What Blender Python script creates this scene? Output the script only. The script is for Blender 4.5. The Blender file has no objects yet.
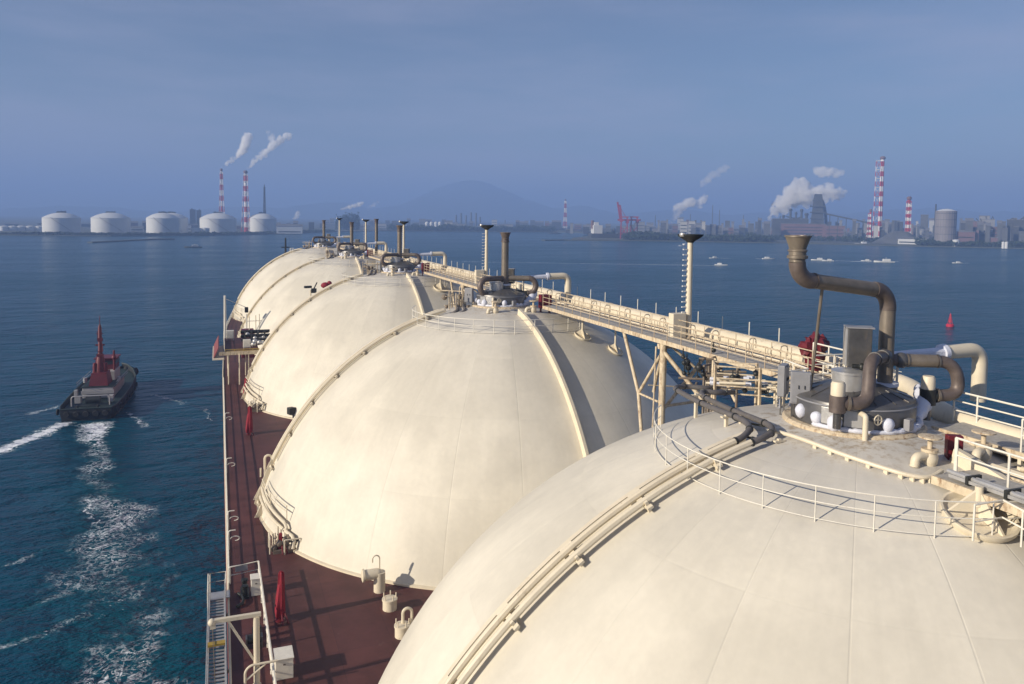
import bpy, math, random
from mathutils import Vector, Matrix, noise
R = math.radians
rnd = random.Random(7)
sc = bpy.context.scene
COL = sc.collection

HAZE, HAZE_COL, SUN, SKY, SKY_DUST, SKY_OZ, EXPO, CLOUD = .00038, (.30, .455, .80, 1), 4.8, .06, .9, 4.8, .47, (5.3, 5.4, 7.2, 1)
# ------------------------------------------------------------------ camera
F_PX, YAW, PIT, ROLL, CH, CY = 776.87, 0.36076, 0.06361, 0.012853, 23.477, 266.17
fw = Vector((math.sin(YAW)*math.cos(PIT), math.cos(YAW)*math.cos(PIT), -math.sin(PIT)))
rt = Vector((math.cos(YAW), -math.sin(YAW), 0))
up = rt.cross(fw)
cx_ = rt*math.cos(ROLL) + up*math.sin(ROLL)
cy_ = -rt*math.sin(ROLL) + up*math.cos(ROLL)
cd = bpy.data.cameras.new('camera'); cam = bpy.data.objects.new('camera', cd); COL.objects.link(cam)
cd.sensor_width = 36; cd.lens = F_PX*36/1024; cd.shift_y = -(342-CY)/1024
cd.clip_start = .2; cd.clip_end = 40000
m = Matrix.Identity(4)
for i in range(3):
    m[i][0] = cx_[i]; m[i][1] = cy_[i]; m[i][2] = -fw[i]
m[2][3] = CH
cam.matrix_world = m
sc.camera = cam
CAM = Vector((0, 0, CH))
def ray(u, v):
    return (fw + cx_*((u-512)/F_PX) + cy_*(-(v-CY)/F_PX)).normalized()
def far(u, v, D):                       # where a distant thing stands: direction and real distance
    d = ray(u, v); return CAM + d*(D/math.hypot(d.x, d.y))
def onz(u, v, z):
    d = ray(u, v); return CAM + d*((z-CH)/d.z)

# ------------------------------------------------------------------ materials
def nt(mat):
    mat.use_nodes = True; t = mat.node_tree; return t, t.nodes, t.links
MATS = {}
def paint(name, col, rough=.55, metal=0., var=.12, scale=1.5, rust=0., bump=0., streak=0., spec=.5, rustcol=(.16,.07,.03), coord='Object'):
    if name in MATS: return MATS[name]
    mt = bpy.data.materials.new(name); t, N, L = nt(mt)
    b = N['Principled BSDF']; b.inputs['Roughness'].default_value = rough; b.inputs['Metallic'].default_value = metal
    b.inputs['Specular IOR Level'].default_value = spec
    tc = N.new('ShaderNodeTexCoord')
    n1 = N.new('ShaderNodeTexNoise'); n1.inputs['Scale'].default_value = scale; n1.inputs['Detail'].default_value = 6; n1.inputs['Roughness'].default_value = .65
    L.new(tc.outputs[coord], n1.inputs['Vector'])
    mr = N.new('ShaderNodeMapRange'); mr.inputs[1].default_value = .3; mr.inputs[2].default_value = .7; mr.inputs[3].default_value = 1-var; mr.inputs[4].default_value = 1+var*.6
    L.new(n1.outputs['Fac'], mr.inputs[0])
    mul = N.new('ShaderNodeMix'); mul.data_type = 'RGBA'; mul.blend_type = 'MULTIPLY'; mul.inputs[0].default_value = 1
    mul.inputs[6].default_value = (*col, 1); L.new(mr.outputs[0], mul.inputs[7])
    out = mul.outputs[2]
    if rust > 0:
        n2 = N.new('ShaderNodeTexNoise'); n2.inputs['Scale'].default_value = scale*2.3; n2.inputs['Detail'].default_value = 8; n2.inputs['Roughness'].default_value = .7
        mp = N.new('ShaderNodeMapping'); mp.inputs['Scale'].default_value = (1, 1, .35); mp.inputs['Location'].default_value = (3, 7, 1)
        L.new(tc.outputs[coord], mp.inputs[0]); L.new(mp.outputs[0], n2.inputs['Vector'])
        m2 = N.new('ShaderNodeMapRange'); m2.inputs[1].default_value = .62-.2*rust; m2.inputs[2].default_value = .78-.15*rust
        m2.inputs[3].default_value = 0; m2.inputs[4].default_value = min(1, .5+rust*.6)
        L.new(n2.outputs['Fac'], m2.inputs[0])
        mx = N.new('ShaderNodeMix'); mx.data_type = 'RGBA'; mx.inputs[7].default_value = (*rustcol, 1)
        L.new(m2.outputs[0], mx.inputs[0]); L.new(out, mx.inputs[6]); out = mx.outputs[2]
    L.new(out, b.inputs['Base Color'])
    if bump:
        bp = N.new('ShaderNodeBump'); bp.inputs['Strength'].default_value = bump; bp.inputs['Distance'].default_value = .05
        L.new(n1.outputs['Fac'], bp.inputs['Height']); L.new(bp.outputs[0], b.inputs['Normal'])
    MATS[name] = mt; return mt

def mathn(N, L, op, a, b=None, c=None, clamp=False):
    n = N.new('ShaderNodeMath'); n.operation = op; n.use_clamp = clamp
    for i, x in enumerate((a, b, c)):
        if x is None: continue
        if isinstance(x, (int, float)): n.inputs[i].default_value = x
        else: L.new(x, n.inputs[i])
    return n.outputs[0]
def smooth(N, L, x, a, b, lo=0., hi=1.):
    n = N.new('ShaderNodeMapRange'); n.interpolation_type = 'SMOOTHSTEP'
    L.new(x, n.inputs[0])
    for i, v in zip((1, 2, 3, 4), (a, b, lo, hi)): n.inputs[i].default_value = v
    return n.outputs[0]

CREAM_COL = (.70, .65, .535)
def dome_material():
    mt = bpy.data.materials.new('cream dome paint'); t, N, L = nt(mt); b = N['Principled BSDF']
    b.inputs['Roughness'].default_value = .5; b.inputs['Specular IOR Level'].default_value = .35
    tc = N.new('ShaderNodeTexCoord'); uv = N.new('ShaderNodeSeparateXYZ'); L.new(tc.outputs['UV'], uv.inputs[0])
    # uv.x counts plate columns, uv.y counts plate rows
    fx = mathn(N, L, 'FRACT', uv.outputs[0]); fy = mathn(N, L, 'FRACT', uv.outputs[1])
    wn = N.new('ShaderNodeTexWhiteNoise'); wn.noise_dimensions = '2D'
    cb = N.new('ShaderNodeCombineXYZ'); L.new(mathn(N, L, 'FLOOR', uv.outputs[0]), cb.inputs[0]); L.new(mathn(N, L, 'FLOOR', uv.outputs[1]), cb.inputs[1]); L.new(cb.outputs[0], wn.inputs['Vector'])
    plate = smooth(N, L, wn.outputs['Value'], 0, 1, .955, 1.025)
    ex = mathn(N, L, 'MINIMUM', fx, mathn(N, L, 'SUBTRACT', 1, fx)); ey = mathn(N, L, 'MINIMUM', fy, mathn(N, L, 'SUBTRACT', 1, fy))
    seam = mathn(N, L, 'MINIMUM', smooth(N, L, ex, .003, .014), smooth(N, L, ey, .002, .012, .65, 1))
    big = N.new('ShaderNodeTexNoise'); big.inputs['Scale'].default_value = .16; big.inputs['Detail'].default_value = 5; big.inputs['Roughness'].default_value = .55
    L.new(tc.outputs['Object'], big.inputs['Vector'])
    bigf = smooth(N, L, big.outputs['Fac'], .34, .66, .87, 1.06)
    # rain streaks run down the meridians
    st = N.new('ShaderNodeTexNoise'); st.inputs['Detail'].default_value = 5; st.inputs['Scale'].default_value = 1; st.inputs['Roughness'].default_value = .6
    mp = N.new('ShaderNodeMapping'); mp.inputs['Scale'].default_value = (5.5, .45, 1); L.new(tc.outputs['UV'], mp.inputs[0]); L.new(mp.outputs[0], st.inputs['Vector'])
    stf = smooth(N, L, st.outputs['Fac'], .3, .75, .965, 1.015)
    fine = N.new('ShaderNodeTexNoise'); fine.inputs['Scale'].default_value = 3; fine.inputs['Detail'].default_value = 8; fine.inputs['Roughness'].default_value = .7
    L.new(tc.outputs['Object'], fine.inputs['Vector'])
    ff = smooth(N, L, fine.outputs['Fac'], .3, .75, .96, 1.02)
    v = mathn(N, L, 'MULTIPLY', mathn(N, L, 'MULTIPLY', plate, bigf), mathn(N, L, 'MULTIPLY', stf, ff))
    v = mathn(N, L, 'MULTIPLY', v, mathn(N, L, 'MULTIPLY_ADD', seam, .035, .965))
    # trodden, soot-dirty zone round the crown (r in metres from the crown axis)
    so = N.new('ShaderNodeSeparateXYZ'); L.new(tc.outputs['Object'], so.inputs[0])
    rr = mathn(N, L, 'SQRT', mathn(N, L, 'ADD', mathn(N, L, 'MULTIPLY', so.outputs[0], so.outputs[0]), mathn(N, L, 'MULTIPLY', so.outputs[1], so.outputs[1])))
    wr = mathn(N, L, 'MULTIPLY_ADD', big.outputs['Fac'], 6, rr); wr = mathn(N, L, 'MULTIPLY_ADD', fine.outputs['Fac'], 2.5, wr)
    dirt = smooth(N, L, wr, 7, 15, 1, 0)
    mx = N.new('ShaderNodeMix'); mx.data_type = 'RGBA'; mx.inputs[6].default_value = (*CREAM_COL, 1); mx.inputs[7].default_value = (.56, .53, .47, 1)
    L.new(dirt, mx.inputs[0])
    # rust-brown stain blotches close to the crown
    rs = smooth(N, L, fine.outputs['Fac'], .46, .66, 0, .8); near = smooth(N, L, rr, 2.4, 6.0, 1, 0)
    mr = N.new('ShaderNodeMix'); mr.data_type = 'RGBA'; L.new(mathn(N, L, 'MULTIPLY', rs, near), mr.inputs[0]); L.new(mx.outputs[2], mr.inputs[6]); mr.inputs[7].default_value = (.27, .19, .10, 1)
    mul = N.new('ShaderNodeMix'); mul.data_type = 'RGBA'; mul.blend_type = 'MULTIPLY'; mul.inputs[0].default_value = 1
    L.new(mr.outputs[2], mul.inputs[6]); L.new(v, mul.inputs[7]); L.new(mul.outputs[2], b.inputs['Base Color'])
    bp = N.new('ShaderNodeBump'); bp.inputs['Strength'].default_value = .35; bp.inputs['Distance'].default_value = .03
    hh = mathn(N, L, 'MULTIPLY_ADD', seam, .5, mathn(N, L, 'MULTIPLY', big.outputs['Fac'], 2.0)); L.new(hh, bp.inputs['Height']); L.new(bp.outputs[0], b.inputs['Normal'])
    return mt

M_DOME = dome_material()
CREAM = paint('cream paint', (.68, .60, .45), .5, var=.1, scale=1.2, rust=.12, rustcol=(.25,.15,.07))
RUSTY = paint('rust streaked cream paint', (.60, .50, .35), .6, var=.25, scale=2.6, rust=.62, rustcol=(.20,.10,.04))
WHITE = paint('white rail paint', (.74, .70, .60), .5, var=.12, scale=3, rust=.15)
STEEL = paint('weathered steel pipe', (.22, .185, .145), .42, metal=.35, var=.25, scale=1.6, rust=.25, rustcol=(.13,.09,.06))
BROWN = paint('brown oxidised pipe', (.14, .11, .095), .5, metal=.2, var=.3, scale=3, rust=.2, rustcol=(.07,.05,.04))
DARK = paint('dark grey drum paint', (.15, .145, .14), .38, metal=.55, var=.35, scale=1.1, rust=.3, rustcol=(.24,.18,.12), bump=.15)
GREY = paint('grey cabinet paint', (.26, .26, .27), .45, var=.15, scale=2, rust=.1)
LIGHTMETAL = paint('light metal cladding', (.52, .51, .49), .35, metal=.5, var=.2, scale=2)
HOSE = paint('grey hose', (.115, .105, .10), .6, var=.2, scale=4)
ICE = paint('white insulation wrap', (.62, .64, .72), .55, var=.06, scale=3, bump=.6)
BLACK = paint('black fittings', (.018, .02, .018), .5, var=.3, scale=3)
RED = paint('red canvas', (.24, .008, .02), .75, var=.3, scale=2.5, bump=.5)
DKRED = paint('dark red paint', (.13, .010, .016), .5, var=.2, scale=3)
GRATE = paint('grey grating', (.40, .375, .33), .7, var=.25, scale=5)
YELLOW = paint('yellow paint', (.38, .26, .04), .5, var=.15, scale=3)
HULLRED = paint('oxide red side plating', (.22, .055, .05), .6, var=.2, scale=.8)
OIL = paint('stained pipework', (.20, .16, .12), .6, var=.4, scale=3, rust=.3)

def deck_material():
    mt = bpy.data.materials.new('red brown deck paint'); t, N, L = nt(mt); b = N['Principled BSDF']
    b.inputs['Roughness'].default_value = .62; b.inputs['Specular IOR Level'].default_value = .3
    g = N.new('ShaderNodeNewGeometry'); s = N.new('ShaderNodeSeparateXYZ'); L.new(g.outputs['Position'], s.inputs[0])
    br = N.new('ShaderNodeTexBrick'); br.offset = 0; br.inputs['Scale'].default_value = 1; br.inputs['Mortar Size'].default_value = .02; br.inputs['Mortar Smooth'].default_value = .6
    br.inputs['Brick Width'].default_value = 2.9; br.inputs['Row Height'].default_value = 4.1; br.inputs['Bias'].default_value = 0
    br.inputs['Color1'].default_value = (.098, .034, .030, 1); br.inputs['Color2'].default_value = (.080, .029, .028, 1); br.inputs['Mortar'].default_value = (.06, .022, .023, 1)
    L.new(g.outputs['Position'], br.inputs['Vector'])
    n = N.new('ShaderNodeTexNoise'); n.inputs['Scale'].default_value = .35; n.inputs['Detail'].default_value = 8; n.inputs['Roughness'].default_value = .65; L.new(g.outputs['Position'], n.inputs['Vector'])
    f = smooth(N, L, n.outputs['Fac'], .3, .72, .72, 1.25)
    mul = N.new('ShaderNodeMix'); mul.data_type = 'RGBA'; mul.blend_type = 'MULTIPLY'; mul.inputs[0].default_value = 1; L.new(br.outputs['Color'], mul.inputs[6]); L.new(f, mul.inputs[7])
    n2 = N.new('ShaderNodeTexNoise'); n2.inputs['Scale'].default_value = 1.3; n2.inputs['Detail'].default_value = 9; n2.inputs['Roughness'].default_value = .75; L.new(g.outputs['Position'], n2.inputs['Vector'])
    sp = smooth(N, L, n2.outputs['Fac'], .60, .72, 0, .55)
    mx = N.new('ShaderNodeMix'); mx.data_type = 'RGBA'; mx.inputs[7].default_value = (.15, .10, .08, 1); L.new(sp, mx.inputs[0]); L.new(mul.outputs[2], mx.inputs[6])
    L.new(mx.outputs[2], b.inputs['Base Color'])
    bp = N.new('ShaderNodeBump'); bp.inputs['Strength'].default_value = .4; bp.inputs['Distance'].default_value = .03; L.new(n.outputs['Fac'], bp.inputs['Height']); L.new(bp.outputs[0], b.inputs['Normal'])
    return mt
M_DECK = deck_material()

# ------------------------------------------------------------------ mesh builder
SPLIT = {'leg', 'valve_body', 'wrapped_fitting', 'guard_rail', 'dark_valve', 'hand_wheel', 'deck_locker', 'life_raft', 'lug', 'portal_leg', 'light_mast', 'side_beam', 'handle', 'roof_vent', 'lamp_head', 'stand', 'clamp_block', 'side_rail'}
class MB:
    def __init__(s): s.v = []; s.f = []; s.uv = None
    def add(s, vs, fs):
        o = len(s.v); s.v += [tuple(x) for x in vs]; s.f += [tuple(i+o for i in f) for f in fs]; return s
    def box(s, c, sz, rz=0., mat=None):
        hx, hy, hz = sz[0]/2, sz[1]/2, sz[2]/2; c = Vector(c)
        Rm = mat if mat is not None else Matrix.Rotation(rz, 3, 'Z')
        vs = [c + Rm @ Vector((x*hx, y*hy, z*hz)) for x in (-1, 1) for y in (-1, 1) for z in (-1, 1)]
        return s.add(vs, [(0,1,3,2), (4,6,7,5), (0,4,5,1), (2,3,7,6), (0,2,6,4), (1,5,7,3)])
    def bar(s, a, b, w, h=None):
        a, b = Vector(a), Vector(b); d = (b-a); ln = d.length
        if ln < 1e-6: return s
        z = d.normalized(); x = z.cross(Vector((0,0,1)))
        if x.length < 1e-3: x = Vector((1,0,0))
        x.normalize(); y = z.cross(x)
        return s.box((a+b)/2, (w, h or w, ln), mat=Matrix((x, y, z)).transposed())
    def tube(s, pts, r, n=8, cap=True):
        pts = [Vector(p) for p in pts]; k = len(pts)
        rs = r if isinstance(r, (list, tuple)) else [r]*k
        tg = [(pts[min(i+1, k-1)]-pts[max(i-1, 0)]).normalized() for i in range(k)]
        x = tg[0].cross(Vector((0,0,1)))
        if x.length < 1e-3: x = Vector((1,0,0))
        x.normalize(); vs = []; fs = []
        for i in range(k):
            x = (x - tg[i]*x.dot(tg[i])); x.normalize(); y = tg[i].cross(x)
            for j in range(n):
                a = 2*math.pi*j/n; vs.append(pts[i] + (x*math.cos(a)+y*math.sin(a))*rs[i])
        for i in range(k-1):
            for j in range(n):
                a, b = i*n+j, i*n+(j+1) % n; fs.append((a, b, b+n, a+n))
        if cap: fs.append(tuple(range(n))[::-1]); fs.append(tuple((k-1)*n+j for j in range(n)))
        return s.add(vs, fs)
    def lathe(s, c, prof, n=24, a0=0, a1=2*math.pi, axis=None):
        c = Vector(c); full = abs(a1-a0-2*math.pi) < 1e-6; m_ = n if full else n+1; vs = []; fs = []
        Q = None
        if axis is not None: Q = Vector((0,0,1)).rotation_difference(Vector(axis)).to_matrix()
        for (r, z) in prof:
            for j in range(m_):
                a = a0+(a1-a0)*j/n; q = Vector((r*math.cos(a), r*math.sin(a), z))
                vs.append(c + (Q @ q if Q else q))
        for i in range(len(prof)-1):
            for j in range(n):
                a, b = i*m_+j, i*m_+(j+1) % m_; fs.append((a, b, b+m_, a+m_))
        if full:
            if prof[0][0] > 1e-4: fs.append(tuple(range(m_))[::-1])
            if prof[-1][0] > 1e-4: fs.append(tuple((len(prof)-1)*m_+j for j in range(m_)))
        return s.add(vs, fs)
    def ball(s, c, r, n=12, k=7, sq=(1,1,1)):
        vs = []; fs = []; c = Vector(c)
        for i in range(k+1):
            t = math.pi*i/k
            for j in range(n):
                a = 2*math.pi*j/n; vs.append(c+Vector((r*sq[0]*math.sin(t)*math.cos(a), r*sq[1]*math.sin(t)*math.sin(a), r*sq[2]*math.cos(t))))
        for i in range(k):
            for j in range(n): fs.append((i*n+j, (i+1)*n+j, (i+1)*n+(j+1) % n, i*n+(j+1) % n))
        return s.add(vs, fs)
    def lump(s, c, r, a, w=.13):
        n, k = 18, 10; c = Vector(c); o = len(s.v)
        for i in range(k+1):
            t = math.pi*i/k
            for j in range(n):
                b_ = 2*math.pi*j/n; d = Vector((math.sin(t)*math.cos(b_), math.sin(t)*math.sin(b_), math.cos(t)*(1.1 if math.cos(t) > 0 else 1.35)))
                s.v.append(tuple(c+d*r*(1+w*noise.noise(d*(1.3 if w < .2 else 2.6)+c))))
        for i in range(k):
            for j in range(n): s.f.append((o+i*n+j, o+(i+1)*n+j, o+(i+1)*n+(j+1) % n, o+i*n+(j+1) % n))
        return s
    def prism(s, poly, z0, z1):
        n = len(poly); vs = [(x, y, z0) for x, y in poly]+[(x, y, z1) for x, y in poly]
        return s.add(vs, [tuple(range(n))[::-1], tuple(range(n, 2*n))]+[(i, (i+1) % n, n+(i+1) % n, n+i) for i in range(n)])
    def islands(s):
        par = list(range(len(s.v)))
        def find(i):
            while par[i] != i: par[i] = par[par[i]]; i = par[i]
            return i
        for f in s.f:
            a = find(f[0])
            for q in f[1:]: par[find(q)] = a
        out = {}
        for f in s.f: out.setdefault(find(f[0]), []).append(f)
        res = []
        for fs in out.values():
            idx = sorted({i for f in fs for i in f}); mp = {i: k for k, i in enumerate(idx)}
            m_ = MB(); m_.v = [s.v[i] for i in idx]; m_.f = [tuple(mp[i] for i in f) for f in fs]; res.append(m_)
        return res
    def build(s, name, mat, parent=None, smooth_=True, bevel=0., loc=None):
        if name in SPLIT and parent is not None:
            return [m_.build_one(name, mat, parent, smooth_, bevel, loc) for m_ in s.islands()][0]
        return s.build_one(name, mat, parent, smooth_, bevel, loc)
    def build_one(s, name, mat, parent=None, smooth_=True, bevel=0., loc=None):
        me = bpy.data.meshes.new(name); me.from_pydata(s.v, [], s.f); me.validate(); me.update()
        if s.uv:
            ul = me.uv_layers.new(name='UVMap')
            for lp in me.loops: ul.data[lp.index].uv = s.uv[lp.vertex_index]
        o = bpy.data.objects.new(name, me); COL.objects.link(o); me.materials.append(mat)
        if smooth_:
            me.polygons.foreach_set('use_smooth', [True]*len(me.polygons)); me.set_sharp_from_angle(angle=R(38))
        if loc is not None: o.location = loc
        if parent is not None: o.parent = parent
        if bevel:
            b = o.modifiers.new('bevel', 'BEVEL'); b.width = bevel; b.segments = 2; b.limit_method = 'ANGLE'
        return o
def fillet(pts, r, k=6):
    pts = [Vector(p) for p in pts]; out = [pts[0]]
    for i in range(1, len(pts)-1):
        a, b, c = pts[i-1], pts[i], pts[i+1]; d1 = (a-b); d2 = (c-b)
        rr = min(r, d1.length*.49, d2.length*.49); p, q = b+d1.normalized()*rr, b+d2.normalized()*rr
        for j in range(k+1):
            t = j/k; out.append(p*(1-t)**2 + b*2*t*(1-t) + q*t*t)
    out.append(pts[-1]); return out
def sm(pts, n=6):
    out = []
    for i in range(len(pts)-1):
        p0, p1, p2, p3 = pts[max(i-1, 0)], pts[i], pts[i+1], pts[min(i+2, len(pts)-1)]
        for k in range(n):
            t = k/n; out.append(.5*((2*p1)+(-p0+p2)*t+(2*p0-5*p1+4*p2-p3)*t*t+(-p0+3*p1-3*p2+p3)*t**3))
    return out+[pts[-1]]
def tag(o, label=None, cat=None, group=None, kind=None):
    if label: o['label'] = label
    if cat: o['category'] = cat
    if group: o['group'] = group
    if kind: o['kind'] = kind
    return o
def thing(name, loc, label, cat, group=None, rz=0.):
    o = bpy.data.objects.new(name, None); COL.objects.link(o); o.location = loc; o.rotation_euler = (0, 0, rz); o.empty_display_size = .5
    return tag(o, label, cat, group)
def dup(root, loc, label=None, rz=None, scale=None):
    kids = [c for c in COL.objects if c.parent is not None]
    def rec(o, par):
        c = o.copy(); COL.objects.link(c)
        if par is not None: c.parent = par
        for ch in kids:
            if ch.parent == o: rec(ch, c)
        return c
    r = rec(root, None); r.location = loc
    if rz is not None: r.rotation_euler = (0, 0, rz)
    if scale: r.scale = (scale,)*3
    if label: r['label'] = label
    return r

# ------------------------------------------------------------------ ship geometry constants
RD, ZC = 20.9, -5.03
DX = 23.0; DY = [22.9, 63.4, 104.2, 145.0, 185.8]; CROWN = RD+ZC
WZ = -14.5
def sz(dx, dy): return math.sqrt(max(RD*RD-dx*dx-dy*dy, 0))+ZC   # height of the dome surface

# ---- hull
def hull_outline(inset=0.):
    port = [(.24, -60), (.24, 120), (.45, 140), (1.2, 170), (3.0, 195), (6.5, 215), (11.5, 231), (17.5, 242), (23, 247)]
    pts = [(x+inset, y) for x, y in port[:-1]]+[(23, 247-inset)]
    return pts + [(46-x, y) for x, y in pts[-2::-1]]
hull = thing('ship_hull', (0, 0, 0), 'red brown deck and hull of the gas tanker under the five domes', 'ship hull')
MB().prism(hull_outline(), -.12, 0).build('deck', M_DECK, hull, False)
MB().prism(hull_outline(.06), WZ-3, -.13).build('side_plating', HULLRED, hull, False)
ol = hull_outline()
cm = MB(); pth = [(x+.05, y) for x, y in ol[:9]]
cm.tube([(x, y, .06) for x, y in pth], .07, 6); cm.build('deck_edge', CREAM, hull)

# ---- port rail
pr = thing('deck_railing', (.35, 40, 0), 'long white railing along the left edge of the red deck', 'railing')
def railrun(parent, pts, h=1.05, bars=(.35, .7), step=2.2, r=.022, mat=WHITE, name='rail', pname='post', posts=True):
    """pts in the parent's space; the rails follow pts, the posts stand every step metres"""
    pts = [Vector(p) for p in pts]; b = MB()
    for hh in (*bars, h): b.tube([p+Vector((0,0,hh)) for p in pts], r if hh < h else r*1.25, 6)
    b.build(name, mat, parent)
    if not posts: return
    acc = 0; ps = [pts[0]]
    for a, c in zip(pts, pts[1:]):
        ln = (c-a).length; d = step-acc
        while d < ln: ps.append(a+(c-a)*(d/ln)); d += step
        acc = ln-(d-step)
    ps.append(pts[-1])
    base = MB().tube([(0,0,-.04), (0,0,h)], r*1.3, 6).build(pname, mat, parent); base.location = ps[0]
    for p in ps[1:]:
        c = base.copy(); COL.objects.link(c); c.parent = parent; c.location = p
railrun(pr, [(0, 11, 0), (0, 72, 0)], step=1.9, r=.035)
pr2 = thing('deck_railing', (.35, 128, 0), 'far white deck railing beyond the manifold platform', 'railing')
railrun(pr2, [(x-.35+.15, y-128, 0) for x, y in [(.24, 129), (.45, 140), (1.2, 170), (3.0, 195), (6.5, 215)]], step=3, r=.04)
# curled stays that lean in from the rail
def stay():
    t = thing('rail_stay', (.4, 52, 0), 'curled white pipe hooked to the rail, nearest of the four', 'rail fitting', 'curled fittings on the deck rail')
    MB().tube(fillet([(0, 0, 0), (0, 0, 1.35), (.45, 0, 1.35)], .15), .045, 6).build('bracket', WHITE, t)
    MB().tube([(.1+.62*(1-math.cos(a))*.5+.0, 0, .75+.16*math.sin(a)) for a in [2*math.pi*i/16 for i in range(13)]], .035, 6).build('loop', WHITE, t)
    return t
st0 = stay(); st0.location = (.4, 56.4, 0)
for y, lb in ((60.2, 'curled white pipe hooked to the rail, second from the gangway'), (73.5, 'curled white pipe hooked to the rail beside the low bent deck pipe'), (90.5, 'curled white pipe hooked to the rail, farthest before the platform')):
    dup(st0, (.4, y, 0), lb)

# ---- domes
def dome_shell():
    b = MB(); n = 192; zs = []
    tmax = math.acos(-ZC/RD)
    rows = 44; uv = []
    for i in range(rows+1):
        t = tmax*i/rows
        for j in range(n+1):
            a = 2*math.pi*j/n
            b.v.append((RD*math.sin(t)*math.cos(a), RD*math.sin(t)*math.sin(a), RD*math.cos(t)-RD)); uv.append((a/(2*math.pi)*24, t/tmax*5))
    for i in range(rows):
        for j in range(n):
            a = i*(n+1)+j; b.f.append((a, a+n+1, a+n+2, a+1))
    b.uv = uv
    return b
def arc_pts(plane, a0, a1, off=0., rad=0., k=40, side=-1):
    """points on the dome, polar angle a0..a1 from the crown; plane 'port' runs down towards -x, 'aft' towards -y; in crown space"""
    out = []
    for i in range(k+1):
        t = a0+(a1-a0)*i/k; rr = RD+rad; q = math.sqrt(max(rr*rr-off*off, 0))
        if plane == 'port': out.append(Vector((-q*math.sin(t), off, q*math.cos(t)-RD)))
        elif plane == 'stbd': out.append(Vector((q*math.sin(t), off, q*math.cos(t)-RD)))
        else: out.append(Vector((off, -q*math.sin(t), q*math.cos(t)-RD)))
    return out
def fin(plane, a0, a1, off, w, h, k=60):
    b = MB(); lo1 = arc_pts(plane, a0, a1, off-w/2, -.02, k); lo2 = arc_pts(plane, a0, a1, off+w/2, -.02, k)
    hi1 = arc_pts(plane, a0, a1, off-w/2, h, k); hi2 = arc_pts(plane, a0, a1, off+w/2, h, k)
    for i in range(k+1): b.v += [tuple(lo1[i]), tuple(hi1[i]), tuple(hi2[i]), tuple(lo2[i])]
    for i in range(k):
        a = i*4
        for j in range(4): b.f.append((a+j, a+(j+1) % 4, a+4+(j+1) % 4, a+4+j))
    b.f.append((0, 1, 2, 3)); b.f.append((k*4+3, k*4+2, k*4+1, k*4))
    return b
TB = math.acos(-ZC/RD)     # polar angle of the deck line
def bracket():
    b = MB(); b.box((0, 0, .2), (.12, .12, .4)); b.box((0, .35, .22), (.22, 1.15, .09)); b.box((0, .8, .2), (.5, .10, .42)); b.box((.16, .8, .02), (.16, .4, .05))
    return b
dome_labels = ['huge cream dome filling the foreground, with two pipes running down it', 'second huge cream dome, its whole left curve down to the deck in view',
               'third cream dome from the camera, half hidden behind the second', 'fourth cream dome, a narrow lit crescent behind the third', 'farthest cream dome, at the bow end of the row']
shell0 = None
domes = []
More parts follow.
